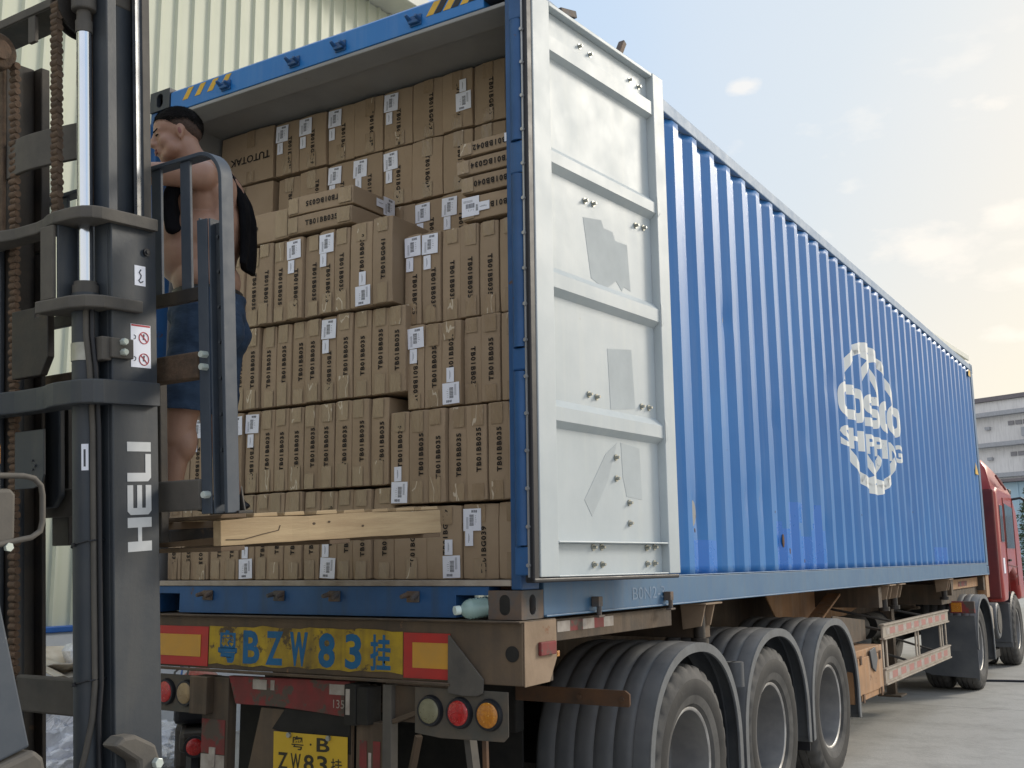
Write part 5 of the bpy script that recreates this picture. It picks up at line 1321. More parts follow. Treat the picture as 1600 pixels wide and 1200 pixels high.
    for i in range(K+1):
        v = -.80+.53*i/K; e = -.300-.05*math.sin(max(0, min(1, (v+.80)/.5))*math.pi)+(.05 if v > -.30 else 0)*min(1, (v+.30)/.1)
        for (du, ww) in ((0, 1.335), (0, 1.462), (.018, 1.462), (.018, 1.335)): vs.append((v, e+du, ww+.02*max(0, (v+.45))*2))
    fs = []
    for i in range(K):
        for j in range(4): a = 4*i+j; b = 4*i+(j+1) % 4; fs.append((a, b, b+4, a+4))
    fs += [(0, 1, 2, 3), (4*K+3, 4*K+2, 4*K+1, 4*K)]
    m.add(vs, fs); m.build('inner_cross_member', M['fgrey'], r, bevel=.003)
    m = B(); m.box((-.90, -.305, 1.930), (-.16, -.165, 1.962)); tbm = m.build('top_beam', M['fgrey'], r, bevel=.003)
    m = B(); m.box((-.895, -.300, 1.926), (-.165, -.17, 1.9295)); m.build('underside_shade', M['fblack'], tbm)  # dark sheet painting the shade beneath the top beam
    m = B(); m.box((-.615, -.30, 1.83), (-.575, -.285, 1.929)); m.build('tab', M['fgrey'], tbm, bevel=.002)
    m = B(); m.box((-.70, -.338, -.515), (-.20, -.312, -.395)); m.build('lower_cross_member', M['fgrey'], r, bevel=.008)
    # strap clamp on the barrel with its bolted block
    cv, cu = VC+.255, -.362
    m = B(); m.cyl((cv, cu, .622), (cv, cu, .680), .0455, n=36); m.build('clamp_strap', M['zinc'], r, smooth=True)
    m = B(); m.box((-.205, -.372, .618), (-.12, -.335, .695)); m.box((-.123, -.345, .626), (-.106, -.26, .692)); cb = m.build('clamp_block', M['fgrey'], r, bevel=.004)
    for z in (.679, .645):
        m = B(); m.cyl((-.106, -.305, z), (-.090, -.305, z), .0115, n=6); m.cyl((-.090, -.305, z), (-.086, -.305, z), .009, n=14); m.build('clamp_bolt', M['bolt'], cb, smooth=False)
    m = B(); m.box((-.199, -.4095, .262), (-.183, -.4070, .352)); 
    m = B(); vs = []
    for k in range(5):
        a = R(-112+9*k); vs += [(cv+.0438*math.cos(a)*1.0, cu+.0438*math.sin(a), .262), (cv+.0438*math.cos(a), cu+.0438*math.sin(a), .352)]
    m.add(vs, [(2*i, 2*i+2, 2*i+3, 2*i+1) for i in range(4)])
    a0 = math.degrees(math.atan2(-2.2, 2.97))
    m = B(); vs = []
    for k in range(5):
        a = R(a0+4-7*k+4); rr = .0438; vs += [(cv+rr*math.cos(a), cu+rr*math.sin(a), .268), (cv+rr*math.cos(a), cu+rr*math.sin(a), .352)]
    m.add(vs, [(2*i, 2*i+2, 2*i+3, 2*i+1) for i in range(4)]); st = m.build('serial_sticker', M['paper'], r)
    m = B(); vs = []
    for k in range(3):
        a = R(a0-5-4*k+2); rr = .0442; vs += [(cv+rr*math.cos(a), cu+rr*math.sin(a), .280), (cv+rr*math.cos(a), cu+rr*math.sin(a), .335)]
    m.add(vs, [(2*i, 2*i+2, 2*i+3, 2*i+1) for i in range(2)]); m.build('sticker_print', M['barcode'], st)
    # hydraulic hose and ties
    hp = [(-.175, -.39, .80), (-.168, -.395, .70), (-.165, -.385, .60), (-.168, -.372, .40), (-.168, -.372, .0), (-.165, -.372, -.40), (-.170, -.378, -.50), (-.185, -.392, -.60), (-.205, -.408, -.70), (-.23, -.42, -.82), (-.25, -.43, -1.1)]
    m = B(); m.tube(hp, .0095, n=12); m.build('hydraulic_hose', M['fgrey'], r, smooth=True)
    m = B(); m.tube([(a+.014, b+.012, c) for a, b, c in hp[:-4]]+[(-.16, -.36, -1.2)], .008, n=10); m.build('hydraulic_hose', M['gasket'], r, smooth=True)
    for z in (.035, -.395):
        m = B(); pts = []
        for k in range(25):
            a = 2*math.pi*k/24; e = .046 if math.cos(a-.35) < .6 else .058; pts.append((cv+e*math.cos(a), cu+e*math.sin(a), z+.012*math.cos(a)))
        m.tube(pts, .0028, n=6); m.box((cv-.008, cu-.052, z-.006), (cv+.004, cu-.045, z+.006)); m.build('cable_tie', M['gasket'], r)
    # load backrest
    def flatbar(pts, wid, th):
        m = B(); vs = []; n = len(pts)
        for i, (v, w_) in enumerate(pts):
            a = pts[max(i-1, 0)]; b = pts[min(i+1, n-1)]; d = Vector((b[0]-a[0], b[1]-a[1])).normalized(); q = Vector((-d.y, d.x))*th/2
            for (s_, uu) in ((1, -.085), (1, -.085+wid), (-1, -.085+wid), (-1, -.085)): vs.append((v+q.x*s_, uu, w_+q.y*s_))
        fs = []
        for i in range(n-1):
            for j in range(4): a = 4*i+j; b = 4*i+(j+1) % 4; fs.append((a, b, b+4, a+4))
        fs += [(0, 1, 2, 3), (4*n-1, 4*n-2, 4*n-3, 4*n-4)]
        m.add(vs, fs); return m
    vr, wt, rc = .118, 1.338, .105
    path = [(vr, .112), (vr, wt-rc)]+[(vr-rc+rc*math.cos(R(a)), wt-rc+rc*math.sin(R(a))) for a in range(10, 91, 10)]
    path = path+[(2*VC-a, b) for a, b in path[::-1]]
    br = flatbar(path, .055, .014).build('backrest_frame', M['fbar'], r, bevel=.002, smooth=True)
    for v in (-.062, -.210, -.358, -.582, -.73, -.878):
        m = B(); m.box((v-.024, -.075, .880), (v+.024, -.063, 1.330)); m.build('backrest_bar', M['fbar'], br, bevel=.002)
    m = B(); m.box((2*VC-.03, -.080, .834), (.03, -.058, .880)); m.build('backrest_crossbar', M['fblack'], br, bevel=.003)
    for sg in (1, -1):
        c = lambda x: VC+sg*(x-VC)
        m = B(); m.box((c(.010), -.090, .112), (c(.058), -.083, 1.105)); m.box((c(.0585), -.083, .112), (c(.066), -.03, 1.105)); m.box((c(.010), -.0825, .112), (c(.016), -.055, 1.115))
        m.build('backrest_angle', M['fbar'], br, bevel=.002)
        m = B()
        for k in range(7): m.cyl((c(.085), -.070, .32+.12*k), (c(.085), -.060, .32+.12*k), .006, n=8)
        m.box((c(.068), -.060, .14), (c(.108), -.052, 1.09)); m.build('slotted_strip', M['fdark'], br)
        for z in (.640, .598, .175):
            m = B(); m.cyl((c(.045), -.090, z), (c(.045), -.112, z), .0125, n=6); m.cyl((c(.045), -.112, z), (c(.045), -.116, z), .0105, n=16); m.build('bolt', M['bolt'], br)
    # fork carriage bars and plates
    m = B(); m.box((2*VC-.03, -.10, .565), (.012, -.045, .655)); m.build('carriage_bar', M['fbrown'], r, bevel=.006)
    m = B(); m.box((2*VC-.03, -.10, .125), (.012, -.045, .228)); m.build('carriage_bar', M['fgrey'], r, bevel=.006)
    m = B(); m.box((.0, -.045, .108), (.135, .02, .118)); m.prism([(.066, .118), (.135, .118), (.125, .17), (.12, .20), (.112, .15)], 1, -.02, -.012); m.build('foot_plate', M['fblack'], r, bevel=.002)
    m = B(); m.prism([(-1.02, .16), (-.70, .16), (-.66, .20), (-.66, .60), (-1.02, .60)], 1, -.145, -.12); cp = m.build('carriage_plate', M['fdark'], r, bevel=.006)
    m = B(); m.prism([(-.60, .60), (-.44, .60), (-.40, .66), (-.40, .80), (-.425, .83), (-.45, .80), (-.47, .80), (-.47, .835), (-.60, .835)], 1, -.372, -.345); m.build('hose_guard', M['fblack'], r, bevel=.004)
    m = B()
    for (a, b, s_) in ((-.485, .300, .006), (-.497, .318, .004), (-.497, .288, .004)): m.cyl((a, -.360, b), (a, -.366, b), s_, n=10)
    m.prism([(-.60, .225), (-.50, .225), (-.455, .235), (-.44, .27), (-.44, .42), (-.60, .42)], 1, -.36, -.352); m.build('side_plate', M['fdark'], r, bevel=.002)
    # forks
    for v in (-.292, -.80):
        m = B(); m.box((v-.05, -.044, .02), (v+.05, -.01, .62)); m.prism([(-.0095, .02), (1.0, .045), (1.0, .056), (-.0095, .062)], 0, v-.05, v+.05); m.build('fork', M['fblack'], r, bevel=.004)
    # head lamp with its tubular guard, turn lamp above
    m = B(); m.prism([(-.80, .06), (-.70, .05), (-.684, .065), (-.682, .195), (-.695, .212), (-.80, .212)], 0, -.20, -.10); hl = m.build('head_lamp', M['fgrey'], r, bevel=.012)
    m = B(); m.tube([(-.10, -.84, .252), (-.10, -.66, .248), (-.10, -.625, .240), (-.10, -.603, .218), (-.10, -.598, .19), (-.10, -.598, .115), (-.10, -.606, .085), (-.10, -.635, .068), (-.10, -.68, .062), (-.10, -.76, .050)], .0085, n=12); m.build('lamp_guard', M['fgrey'], hl, smooth=True)
    m = B(); m.cyl((-.10, -.71, .045), (-.088, -.71, .045), .013, n=6); m.build('bolt', M['bolt'], hl)
    m = B(); m.box((-.18, -.80, .275), (-.10, -.728, .345)); tl = m.build('turn_lamp', M['glassamb'], r, bevel=.01)
    m = B(); m.box((-.18, -.80, .205), (-.10, -.730, .274)); m.build('clear_lens', M['tapewr'], tl, bevel=.008)
    # slanting cowl strut and the body behind it
    m = B(); m.prism([(-.775, .04), (-.730, -.11), (-.638, -.525), (-.725, -.545), (-.98, -.60), (-.98, .04)], 0, -.16, -.10); m.build('cowl', M['fbar'], r, bevel=.008)
    m = B(); m.prism([(-.735, -.552), (-.635, -.532), (-.606, -.56), (-.59, -.64), (-.60, -1.0), (-1.0, -1.0), (-1.0, -.60)], 0, -.20, -.08); m.build('front_cover', M['fgrey'], r, bevel=.015)
    m = B(); m.prism([(-.39, -.575), (-.355, -.553), (-.31, -.556), (-.235, -.60), (-.215, -.66), (-.215, -.80), (-.30, -.80), (-.30, -.64), (-.36, -.595)], 0, -.1245, -.05); tb = m.build('tilt_bracket', M['fgrey'], r, bevel=.012)
    for z in (-.655, -.70):
        m = B(); m.cyl((-.05, -.240, z), (-.030, -.240, z), .017, n=6); m.build('bolt', M['bolt'], tb, bevel=.002)
    G = Matrix.Translation((FA.x, FA.y, 0))
    gb = lambda: MB(G)
    m = gb(); m.box((VC-.55, -2.55, GZ+.25), (VC+.42, -1.02, GZ+.95)); m.build('chassis_body', M['fdark'], r, bevel=.04)
    m = gb(); m.box((VC-.53, -3.05, GZ+.3), (VC+.40, -2.56, GZ+1.15)); m.build('counterweight', M['fdark'], r, bevel=.10)
    m = gb(); m.box((VC-.25, -2.2, GZ+.96), (VC+.25, -1.75, GZ+1.1)); m.box((VC-.25, -2.3, GZ+1.1), (VC+.25, -2.18, GZ+1.6)); m.build('driver_seat', M['gasket'], r, bevel=.03)
    for x in (VC-.48, VC+.36):
        m = gb(); m.beam((x, -1.05, GZ+.95), (x, -1.45, GZ+2.12), .05, .06); m.beam((x, -2.5, GZ+.95), (x, -2.45, GZ+2.12), .05, .06); m.beam((x, -1.45, GZ+2.12), (x, -2.45, GZ+2.12), .05, .05); m.build('overhead_guard', M['fdark'], r, bevel=.006)
    for k in range(7):
        m = gb(); m.box((VC-.455, -1.5-.15*k, GZ+2.10), (VC+.335, -1.53-.15*k, GZ+2.14)); m.build('guard_bar', M['fdark'], r)
    for (x, y, rr, wd) in ((VC-.45, -.70, .34, .22), (VC+.33, -.70, .34, .20), (VC-.45, -2.35, .27, .18), (VC+.32, -2.35, .27, .18)):
        m = gb(); hw = wd/2; m.lathe((x, y, GZ+rr), (1, 0, 0), [(-hw*.8, rr*.55), (-hw, rr*.8), (-hw*.9, rr*.96), (-hw*.6, rr), (hw*.6, rr), (hw*.9, rr*.96), (hw, rr*.8), (hw*.8, rr*.55)], n=48); wh = m.build('wheel', M['rubber'], r, smooth=True)
        m = gb(); m.cyl((x-hw*.7, y, GZ+rr), (x+hw*.7, y, GZ+rr), rr*.56, n=32); m.build('rim', M['rim'], wh, smooth=True)
    m = gb(); m.box((VC-.52, -1.02, GZ+.12), (VC+.30, -.42, GZ+.45)); m.build('front_axle', M['fblack'], r, bevel=.02)
forklift()

# ------------------------------------------------------------------ pallet
def pallet():
    up_ = Vector((.178, .982, .058)).normalized(); vp = Vector((up_.y, -up_.x, 0)).normalized(); wp = vp.cross(up_)
    F = Matrix.Identity(4)
    for i in range(3): F[i][0] = vp[i]; F[i][1] = up_[i]; F[i][2] = wp[i]; F[i][3] = FA[i]
    PW, PL = 1.0, 1.03
    r = empty('wooden_pallet', F @ Vector((-PW/2, PL/2, 0)), 'rough bare wooden pallet on the forks, under the shirtless man', 'pallet', rot=F.to_3x3().to_4x4())
    q = random.Random(12)
    for k, v in enumerate((-.045, -.52, -PW)):
        bm = MB(F); n = 14; vs = []; 
        for i in range(n+1):
            u = PL*i/n; a = .0015*q.uniform(-1, 1); b = .003*q.uniform(-1, 1)
            z1 = .0925+b; z0 = .001+.002*q.random()
            if i == 0: z1 -= .006
            vs += [(v+a, u, z0), (v+.045+a, u, z0), (v+.045+a, u, z1), (v+a, u, z1)]
        fs = []
        for i in range(n):
            for j in range(4): a = 4*i+j; b = 4*i+(j+1) % 4; fs.append((a, b, b+4, a+4))
        fs += [(0, 1, 2, 3), (4*n+3, 4*n+2, 4*n+1, 4*n)]
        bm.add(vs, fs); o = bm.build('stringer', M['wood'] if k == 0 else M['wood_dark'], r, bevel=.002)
        if k == 0:
            bm = MB(F); bm.tube([(.0008, .02, .022), (.0008, .09, .020), (.0008, .16, .033), (.0008, .235, .045), (.0008, .242, .062)], .0016, n=5); bm.build('crack', M['bark'], o)
            for (a, b, s_) in ((.39, .062, .005), (.46, .066, .004), (.62, .045, .004)):
                bm = MB(F); bm.ell((.0004, a, b), .0012, s_*1.6, s_, n=10); bm.build('knot', M['bark'], o)
    y = 0
    for k in range(8):
        wd = q.uniform(.085, .11); t = q.uniform(.013, .019); e = q.uniform(-.008, .004)
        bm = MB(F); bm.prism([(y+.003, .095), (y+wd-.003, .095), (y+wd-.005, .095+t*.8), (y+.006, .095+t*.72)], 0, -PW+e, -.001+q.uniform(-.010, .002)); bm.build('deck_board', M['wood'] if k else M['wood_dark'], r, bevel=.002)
        y += (PL-.1)/7
    for y in (0, .46, .93):
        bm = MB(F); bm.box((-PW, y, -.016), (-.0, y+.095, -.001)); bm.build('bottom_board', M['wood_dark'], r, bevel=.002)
    return F
PF = pallet()

# ------------------------------------------------------------------ the man on the pallet
def remesh(mb, vox, name, m, smooth=6):
    me = bpy.data.meshes.new(name); me.from_pydata(mb.v, [], mb.f)
    o = bpy.data.objects.new(name, me); COL.objects.link(o)
    bm = bmesh.new(); bm.from_mesh(me); bmesh.ops.recalc_face_normals(bm, faces=bm.faces); bm.to_mesh(me); bm.free()
    rm = o.modifiers.new('r', 'REMESH'); rm.mode = 'VOXEL'; rm.voxel_size = vox; rm.use_smooth_shade = True
    sm = o.modifiers.new('s', 'SMOOTH'); sm.factor = .5; sm.iterations = smooth
    dg = bpy.context.evaluated_depsgraph_get(); dg.update()
    me2 = bpy.data.meshes.new_from_object(o.evaluated_get(dg)); bpy.data.objects.remove(o); me2.name = name
    me2.materials.clear(); me2.materials.append(m)
    me2.polygons.foreach_set('use_smooth', [True]*len(me2.polygons))
    return me2
def cutz(me, z, above=True, no=(0, 0, 1), fill=False):
    """remove what is above (or below) the plane through z"""
    bm = bmesh.new(); bm.from_mesh(me)
    co = z if isinstance(z, (tuple, Vector)) else (0, 0, z)
    g = bmesh.ops.bisect_plane(bm, geom=bm.verts[:]+bm.edges[:]+bm.faces[:], plane_co=co, plane_no=no, clear_outer=above, clear_inner=not above)
    bm.to_mesh(me); bm.free()
def person():
    # figure frame: a to the right of the picture's view, b away, z up; he faces -a
    O = Vector((-1.032, -.900, .449)); ax = Vector((.849, .529, 0)).normalized(); bx = Vector((-.529, .849, 0)).normalized()
    BF = frame(O, ax, bx)
    def P(a, b, z): return BF @ Vector((a, b, z))
    r = empty('person', O, 'shirtless short-haired man in denim shorts standing on the pallet, black cloth over his back', 'person', rot=BF.to_3x3().to_4x4())
    def fin(me, name, par):
        me.transform(MW[par].inverted()); o = bpy.data.objects.new(name, me); COL.objects.link(o); o.parent = par
        if par is r: MW[o] = MW[r]
        else: MW[o] = MW[par]
        return o
    s = .002575
    A = lambda px, py=798: (px-278-.0523*(798-py))*s          # ruler: pixels of the photograph to metres at his distance
    Z = lambda py: (798-py)*s*1.034
    b = MB()
    def cap(p, r1, q, r2): b.cap(P(*p), r1, P(*q), r2, n=20)
    def ell(c, ra, rb, rz, tilt=0):
        Rm = BF.to_3x3() @ Matrix.Rotation(tilt, 3, 'Y'); b.ell(P(*c), ra, rb, rz, Rm=Rm, n=28)
    # trunk
    ell((A(327, 305), .10, Z(305)), .118, .175, .165, .10); ell((A(334, 288), .10, Z(288)), .085, .205, .075, .2)
    ell((A(322, 370), .09, Z(370)), .140, .165, .150); ell((A(303, 400), .09, Z(400)), .165, .155, .140); ell((A(294, 372), .09, Z(372)), .14, .15, .12); ell((A(318, 440), .09, Z(440)), .138, .165, .110)
    ell((A(324, 488), .09, Z(488)), .135, .170, .120); ell((A(300, 320), .09, Z(320)), .090, .14, .09)
    ell((A(352, 325), .035, Z(325)), .055, .080, .095); ell((A(352, 325), .165, Z(325)), .055, .080, .095)      # shoulder blades
    ell((A(337, 268), .10, Z(268)), .068, .185, .066, .3); ell((A(347, 305), .10, Z(305)), .088, .165, .115); ell((A(349, 350), .10, Z(350)), .080, .15, .115)
    # neck
    cap((A(318, 272), .09, Z(272)), .070, (A(296, 236), .06, Z(236)), .060); cap((A(330, 280), .10, Z(280)), .07, (A(306, 250), .07, Z(250)), .06)
    # near arm: upper arm forward, fore arm down
    cap((A(334, 282), -.085, Z(290)), .062, (A(318, 284), -.115, Z(292)), .055); cap((A(325, 284), -.105, Z(292)), .055, (A(262, 284), -.135, Z(292)), .046); cap((A(262, 284), -.135, Z(292)), .046, (A(236, 288), -.14, Z(297)), .043)
    cap((A(236, 288), -.14, Z(297)), .043, (A(214, 330), -.11, Z(330)), .038); cap((A(214, 330), -.11, Z(330)), .038, (A(196, 368), -.08, Z(368)), .026)
    # far arm
    cap((A(330, 284), .28, Z(292)), .058, (A(262, 300), .31, Z(300)), .046); cap((A(262, 300), .31, Z(300)), .044, (A(205, 352), .22, Z(352)), .028)
    # hands: palm, four fingers of unequal length, thumb
    for (hx, hy, hz, sg) in ((A(190, 382), -.072, Z(382), 1), (A(198, 364), .21, Z(364), -1)):
        b.ell(P(hx, hy, hz), .042, .018, .046, Rm=BF.to_3x3() @ Matrix.Rotation(.45, 3, 'Y'), n=18)
        for k, ln in enumerate((.068, .076, .072, .056)):
            o_ = Vector((hx-.030+.0, hy+sg*.002, hz+.026-.019*k)); k1 = o_+Vector((-.030, sg*.008, -.012)); k2 = k1+Vector((-.016, sg*.018, -.016))*(ln/.07); k3 = k2+Vector((.0, sg*.018, -.014))*(ln/.07)
            for (p_, q_, r1, r2) in ((o_, k1, .0098, .0092), (k1, k2, .0092, .0084), (k2, k3, .0084, .0074)): b.cap(P(*p_), r1, P(*q_), r2, n=10)
        o_ = Vector((hx+.004, hy+sg*.012, hz+.034)); k1 = o_+Vector((-.024, sg*.026, .012)); k2 = k1+Vector((-.024, sg*.014, -.004)); b.cap(P(*o_), .013, P(*k1), .0115, n=10); b.cap(P(*k1), .0112, P(*k2), .009, n=10)
    # legs
    cap((A(318, 510), .0, Z(510)), .100, (A(290, 640), -.01, Z(640)), .074); cap((A(288, 640), -.01, Z(640)), .070, (A(280, 690), -.005, Z(690)), .058); ell((A(286, 692), .0, Z(692)), .060, .055, .095, -.08); cap((A(280, 700), .0, Z(700)), .052, (A(270, 760), .005, Z(760)), .037)
    cap((A(322, 510), .18, Z(510)), .100, (A(316, 640), .18, Z(640)), .070); cap((A(316, 640), .18, Z(640)), .066, (A(328, 700), .20, Z(700)), .056); cap((A(328, 700), .20, Z(700)), .052, (A(340, 765), .22, Z(765)), .036)
    # head: facing -a, turned a little to the viewer, bowed
    HC = P(A(278, 207), .03, Z(207)); HR = BF.to_3x3() @ Matrix.Rotation(R(180+22), 3, 'Z') @ Matrix.Rotation(R(14), 3, 'Y')
    def h(x, y, z): return HC+HR @ Vector((x, y, z))
    def he(x, y, z, rx, ry, rz): b.ell(h(x, y, z), rx, ry, rz, Rm=HR, n=24)
    he(-.018, 0, .030, .096, .078, .086); he(.030, 0, .034, .056, .066, .058); he(.034, 0, -.028, .050, .062, .066); he(.022, 0, -.070, .058, .058, .040); he(.062, 0, -.096, .024, .026, .021)
    for y in (-1, 1):
        he(.050, y*.038, -.032, .032, .027, .030); he(.03, y*.05, -.065, .034, .02, .03); he(-.008, y*.0745, -.008, .015, .009, .028); he(-.014, y*.079, .002, .011, .007, .022); he(-.004, y*.076, -.030, .009, .007, .012)
        he(.097, y*.012, -.034, .012, .009, .009); b.cap(h(.080, y*.012, .020), .011, h(.068, y*.045, .019), .009, n=12)
        he(.070, y*.032, -.001, .014, .016, .009); he(.048, y*.030, -.085, .034, .026, .022)
    b.cap(h(.085, 0, .008), .010, h(.106, 0, -.028), .014, n=14); he(.082, 0, -.062, .018, .026, .020)
    b.cap(h(-.02, 0, -.05), .066, h(-.035, 0, -.11), .062)
    body = remesh(b, .0068, 'body', M['skin'], 5)
    bo = fin(body, 'body', r)
    # lips, eyes, brows
    b2 = MB(); b2.cap(h(.0955, -.017, -.058), .0045, h(.0955, .017, -.058), .0045, n=10); b2.cap(h(.0945, -.014, -.068), .0055, h(.0945, .014, -.068), .0055, n=10); fin(b2.mesh('lips', M['lip']), 'lips', bo)
    for y in (-1, 1):
        b2 = MB(); b2.ell(h(.0785, y*.031, -.0005), .0085, .0145, .0032, Rm=HR, n=16); e = fin(b2.mesh('eye', M['hair']), 'eye', bo)
        b2 = MB(); b2.ell(h(.0792, y*.0385, -.0010), .0060, .0035, .0018, Rm=HR, n=12); fin(b2.mesh('eye_white', M['paper']), 'eye_white', e)
        b2 = MB(); b2.cap(h(.0895, y*.014, .019), .0035, h(.0765, y*.046, .0225), .0025, n=8); fin(b2.mesh('eyebrow', M['hair']), 'eyebrow', bo)
        b2 = MB(); b2.ell(h(-.006, y*.0825, -.006), .0075, .0035, .014, Rm=HR, n=14); fin(b2.mesh('ear_hollow', M['lip']), 'ear_hollow', bo)
    # hair: a shell over the skull with a hair line
    b3 = MB(); b3.ell(HC+HR @ Vector((-.018, 0, .031)), .0985, .0805, .0885, Rm=HR, n=90); b3.ell(HC+HR @ Vector((.024, 0, .042)), .0585, .0690, .0620, Rm=HR, n=70)
    hm = remesh(b3, .0045, 'hair', M['hair'], 3)
    bm = bmesh.new(); bm.from_mesh(hm); inv = HR.inverted(); dead = []
    for v in bm.verts:
        p = inv @ (v.co-HC); n_ = .004*mnoise.noise(p*90)
        if p.x > .046: line = .060-.25*max(0, abs(p.y)-.03)
        elif p.x > .004: line = .010+(p.x-.004)*1.1
        elif p.x > -.022: line = .004
        else: line = .004+(p.x+.022)*1.10
        fade = max(0, min(1, (p.z-line)/.035))
        if p.z < line+n_: dead.append(v)
        else:
            v.co += (v.co-HC).normalized()*(-.0055+.0075*fade+.0022*mnoise.noise(p*200)*fade+.03*max(0, p.z-.06))
    bmesh.ops.delete(bm, geom=dead, context='VERTS')
    hm.materials.append(M['stubble']); bm.faces.ensure_lookup_table()
    for f in bm.faces:
        p = inv @ (f.calc_center_median()-HC); lim = .046 if p.x > -.05 else .046-(-.05-p.x)*1.0
        if p.z < lim+.008*mnoise.noise(p*120): f.material_index = 1
    qh = random.Random(31)
    for v in list(bm.verts):
        p = inv @ (v.co-HC)
        if p.z < (.040 if p.x > -.05 else .040-(-.05-p.x)*1.0): continue
        for _ in range(3):
            n_ = (v.co-HC).normalized(); t_ = (HR @ Vector((1 if p.z > .06 else .2, qh.uniform(-.5, .5), -.6 if p.z < .06 else .1))); t_ = (t_-n_*t_.dot(n_)).normalized()
            s_ = t_.cross(n_)*.0011; c0 = v.co+s_*qh.uniform(-3, 3)+t_*qh.uniform(-.003, .003); l_ = qh.uniform(.004, .009)*(1.0 if p.z > .03 else .55)
            tip = c0+t_*l_*.8+n_*l_*qh.uniform(.25, .7)
            bm.faces.new([bm.verts.new(c0-s_), bm.verts.new(c0+s_), bm.verts.new(tip)])
    bm.to_mesh(hm); bm.free()
    fin(hm, 'hair', bo)
    # shorts
    b = MB()
    ell((A(318, 495), .09, Z(495)), .156, .184, .130); ell((A(322, 468), .09, Z(468)), .146, .178, .08)
    cap((A(320, 505), -.005, Z(505)), .118, (A(291, 650), -.012, Z(650)), .098); cap((A(323, 505), .185, Z(505)), .116, (A(317, 650), .19, Z(650)), .090)
    ell((A(340, 520), .03, Z(520)), .110, .110, .115); ell((A(340, 520), .16, Z(520)), .105, .11, .11)
    sh = remesh(b, .0085, 'shorts', M['denim'], 4)
    bm = bmesh.new(); bm.from_mesh(sh)
    for v in bm.verts:       # folds
        p = v.co; f = mnoise.noise(Vector((p.x*9, p.y*9, p.z*26)))*.007+mnoise.noise(p*34)*.0025
        v.co += v.normal*f
    bm.to_mesh(sh); bm.free()
    cutz(sh, tuple(P(0, 0, Z(462))), True, no=(.05, .02, 1)); cutz(sh, tuple(P(A(290, 648), 0, Z(648))), False, no=(.10, .0, 1))
    so_ = fin(sh, 'shorts', r); md = so_.modifiers.new('solid', 'SOLIDIFY'); md.thickness = .005
    b = MB(); K = 40; cc = (A(319, 467), .09)
    pts = [P(cc[0]+.141*math.cos(2*math.pi*k/K), cc[1]+.174*math.sin(2*math.pi*k/K), Z(467)+.006*math.cos(2*math.pi*k/K)) for k in range(K+1)]
    vs = []
    for p in pts: vs += [p+Vector((0, 0, -.018)), p+Vector((0, 0, .018))]
    b.add(vs, [(2*i, 2*i+2, 2*i+3, 2*i+1) for i in range(K)]); me = b.mesh('belt', M['belt']); bo2 = fin(me, 'belt', so_); shade(bo2.data, 60)
    # cloth hanging from the shoulders: a strip down the back and a gathered end in front
    def strip(path, b0, b1, th, name, seed):
        m = MB(); K = 8; n = len(path); q = random.Random(seed); vs = []
        fine = []
        for i in range(n-1):
            for k in range(4): t = k/4; fine.append(tuple(path[i][j]*(1-t)+path[i+1][j]*t for j in range(4)))
        fine.append(path[-1]); n = len(fine)
        for i, (px, py, ww, dd) in enumerate(fine):
            for j in range(K+1):
                v = j/K; off = .010*math.sin(v*9+i*.25+seed)+.006*math.sin(v*17+i*.4)
                vs.append(P(A(px, py)+off*.6, b0+dd+(b1-b0)*v*ww, Z(py)+.006*math.sin(v*7+seed)))
        m.add(vs, [(i*(K+1)+j, i*(K+1)+j+1, (i+1)*(K+1)+j+1, (i+1)*(K+1)+j) for i in range(n-1) for j in range(K)])
        me = m.mesh(name, M['blackcloth']); o = fin(me, name, r); shade(o.data, 80)
        s_ = o.modifiers.new('solid', 'SOLIDIFY'); s_.thickness = th; s_.offset = 0
        ss = o.modifiers.new('sub', 'SUBSURF'); ss.levels = 1; ss.render_levels = 2
    strip([(340, 246, .6, .05), (352, 256, .75, .02), (366, 274, .85, 0), (377, 300, 1, 0), (383, 330, 1, 0), (383, 365, 1, 0), (382, 395, 1, 0), (380, 420, .98, 0)], .02, .24, .026, 'draped_cloth', 1)
    strip([(336, 258, .6, .05), (318, 262, .7, .06), (300, 275, .8, .0), (288, 290, 1, -.08), (280, 318, 1, -.12), (280, 345, .9, -.12), (286, 378, .35, -.10)], .0, .22, .05, 'draped_cloth', 3)
    # sandals
    for (fx, fy) in ((A(268), .005), (A(338), .22)):
        b = MB(); b.ell(P(fx-.045, fy, .028), .125, .046, .030, Rm=BF.to_3x3(), n=20); b.ell(P(fx+.01, fy, .045), .045, .036, .04, Rm=BF.to_3x3(), n=16)
        me = remesh(b, .008, 'shoe', M['gasket'], 2); cutz(me, P(0, 0, .004).z, False); fin(me, 'shoe', r)
person()

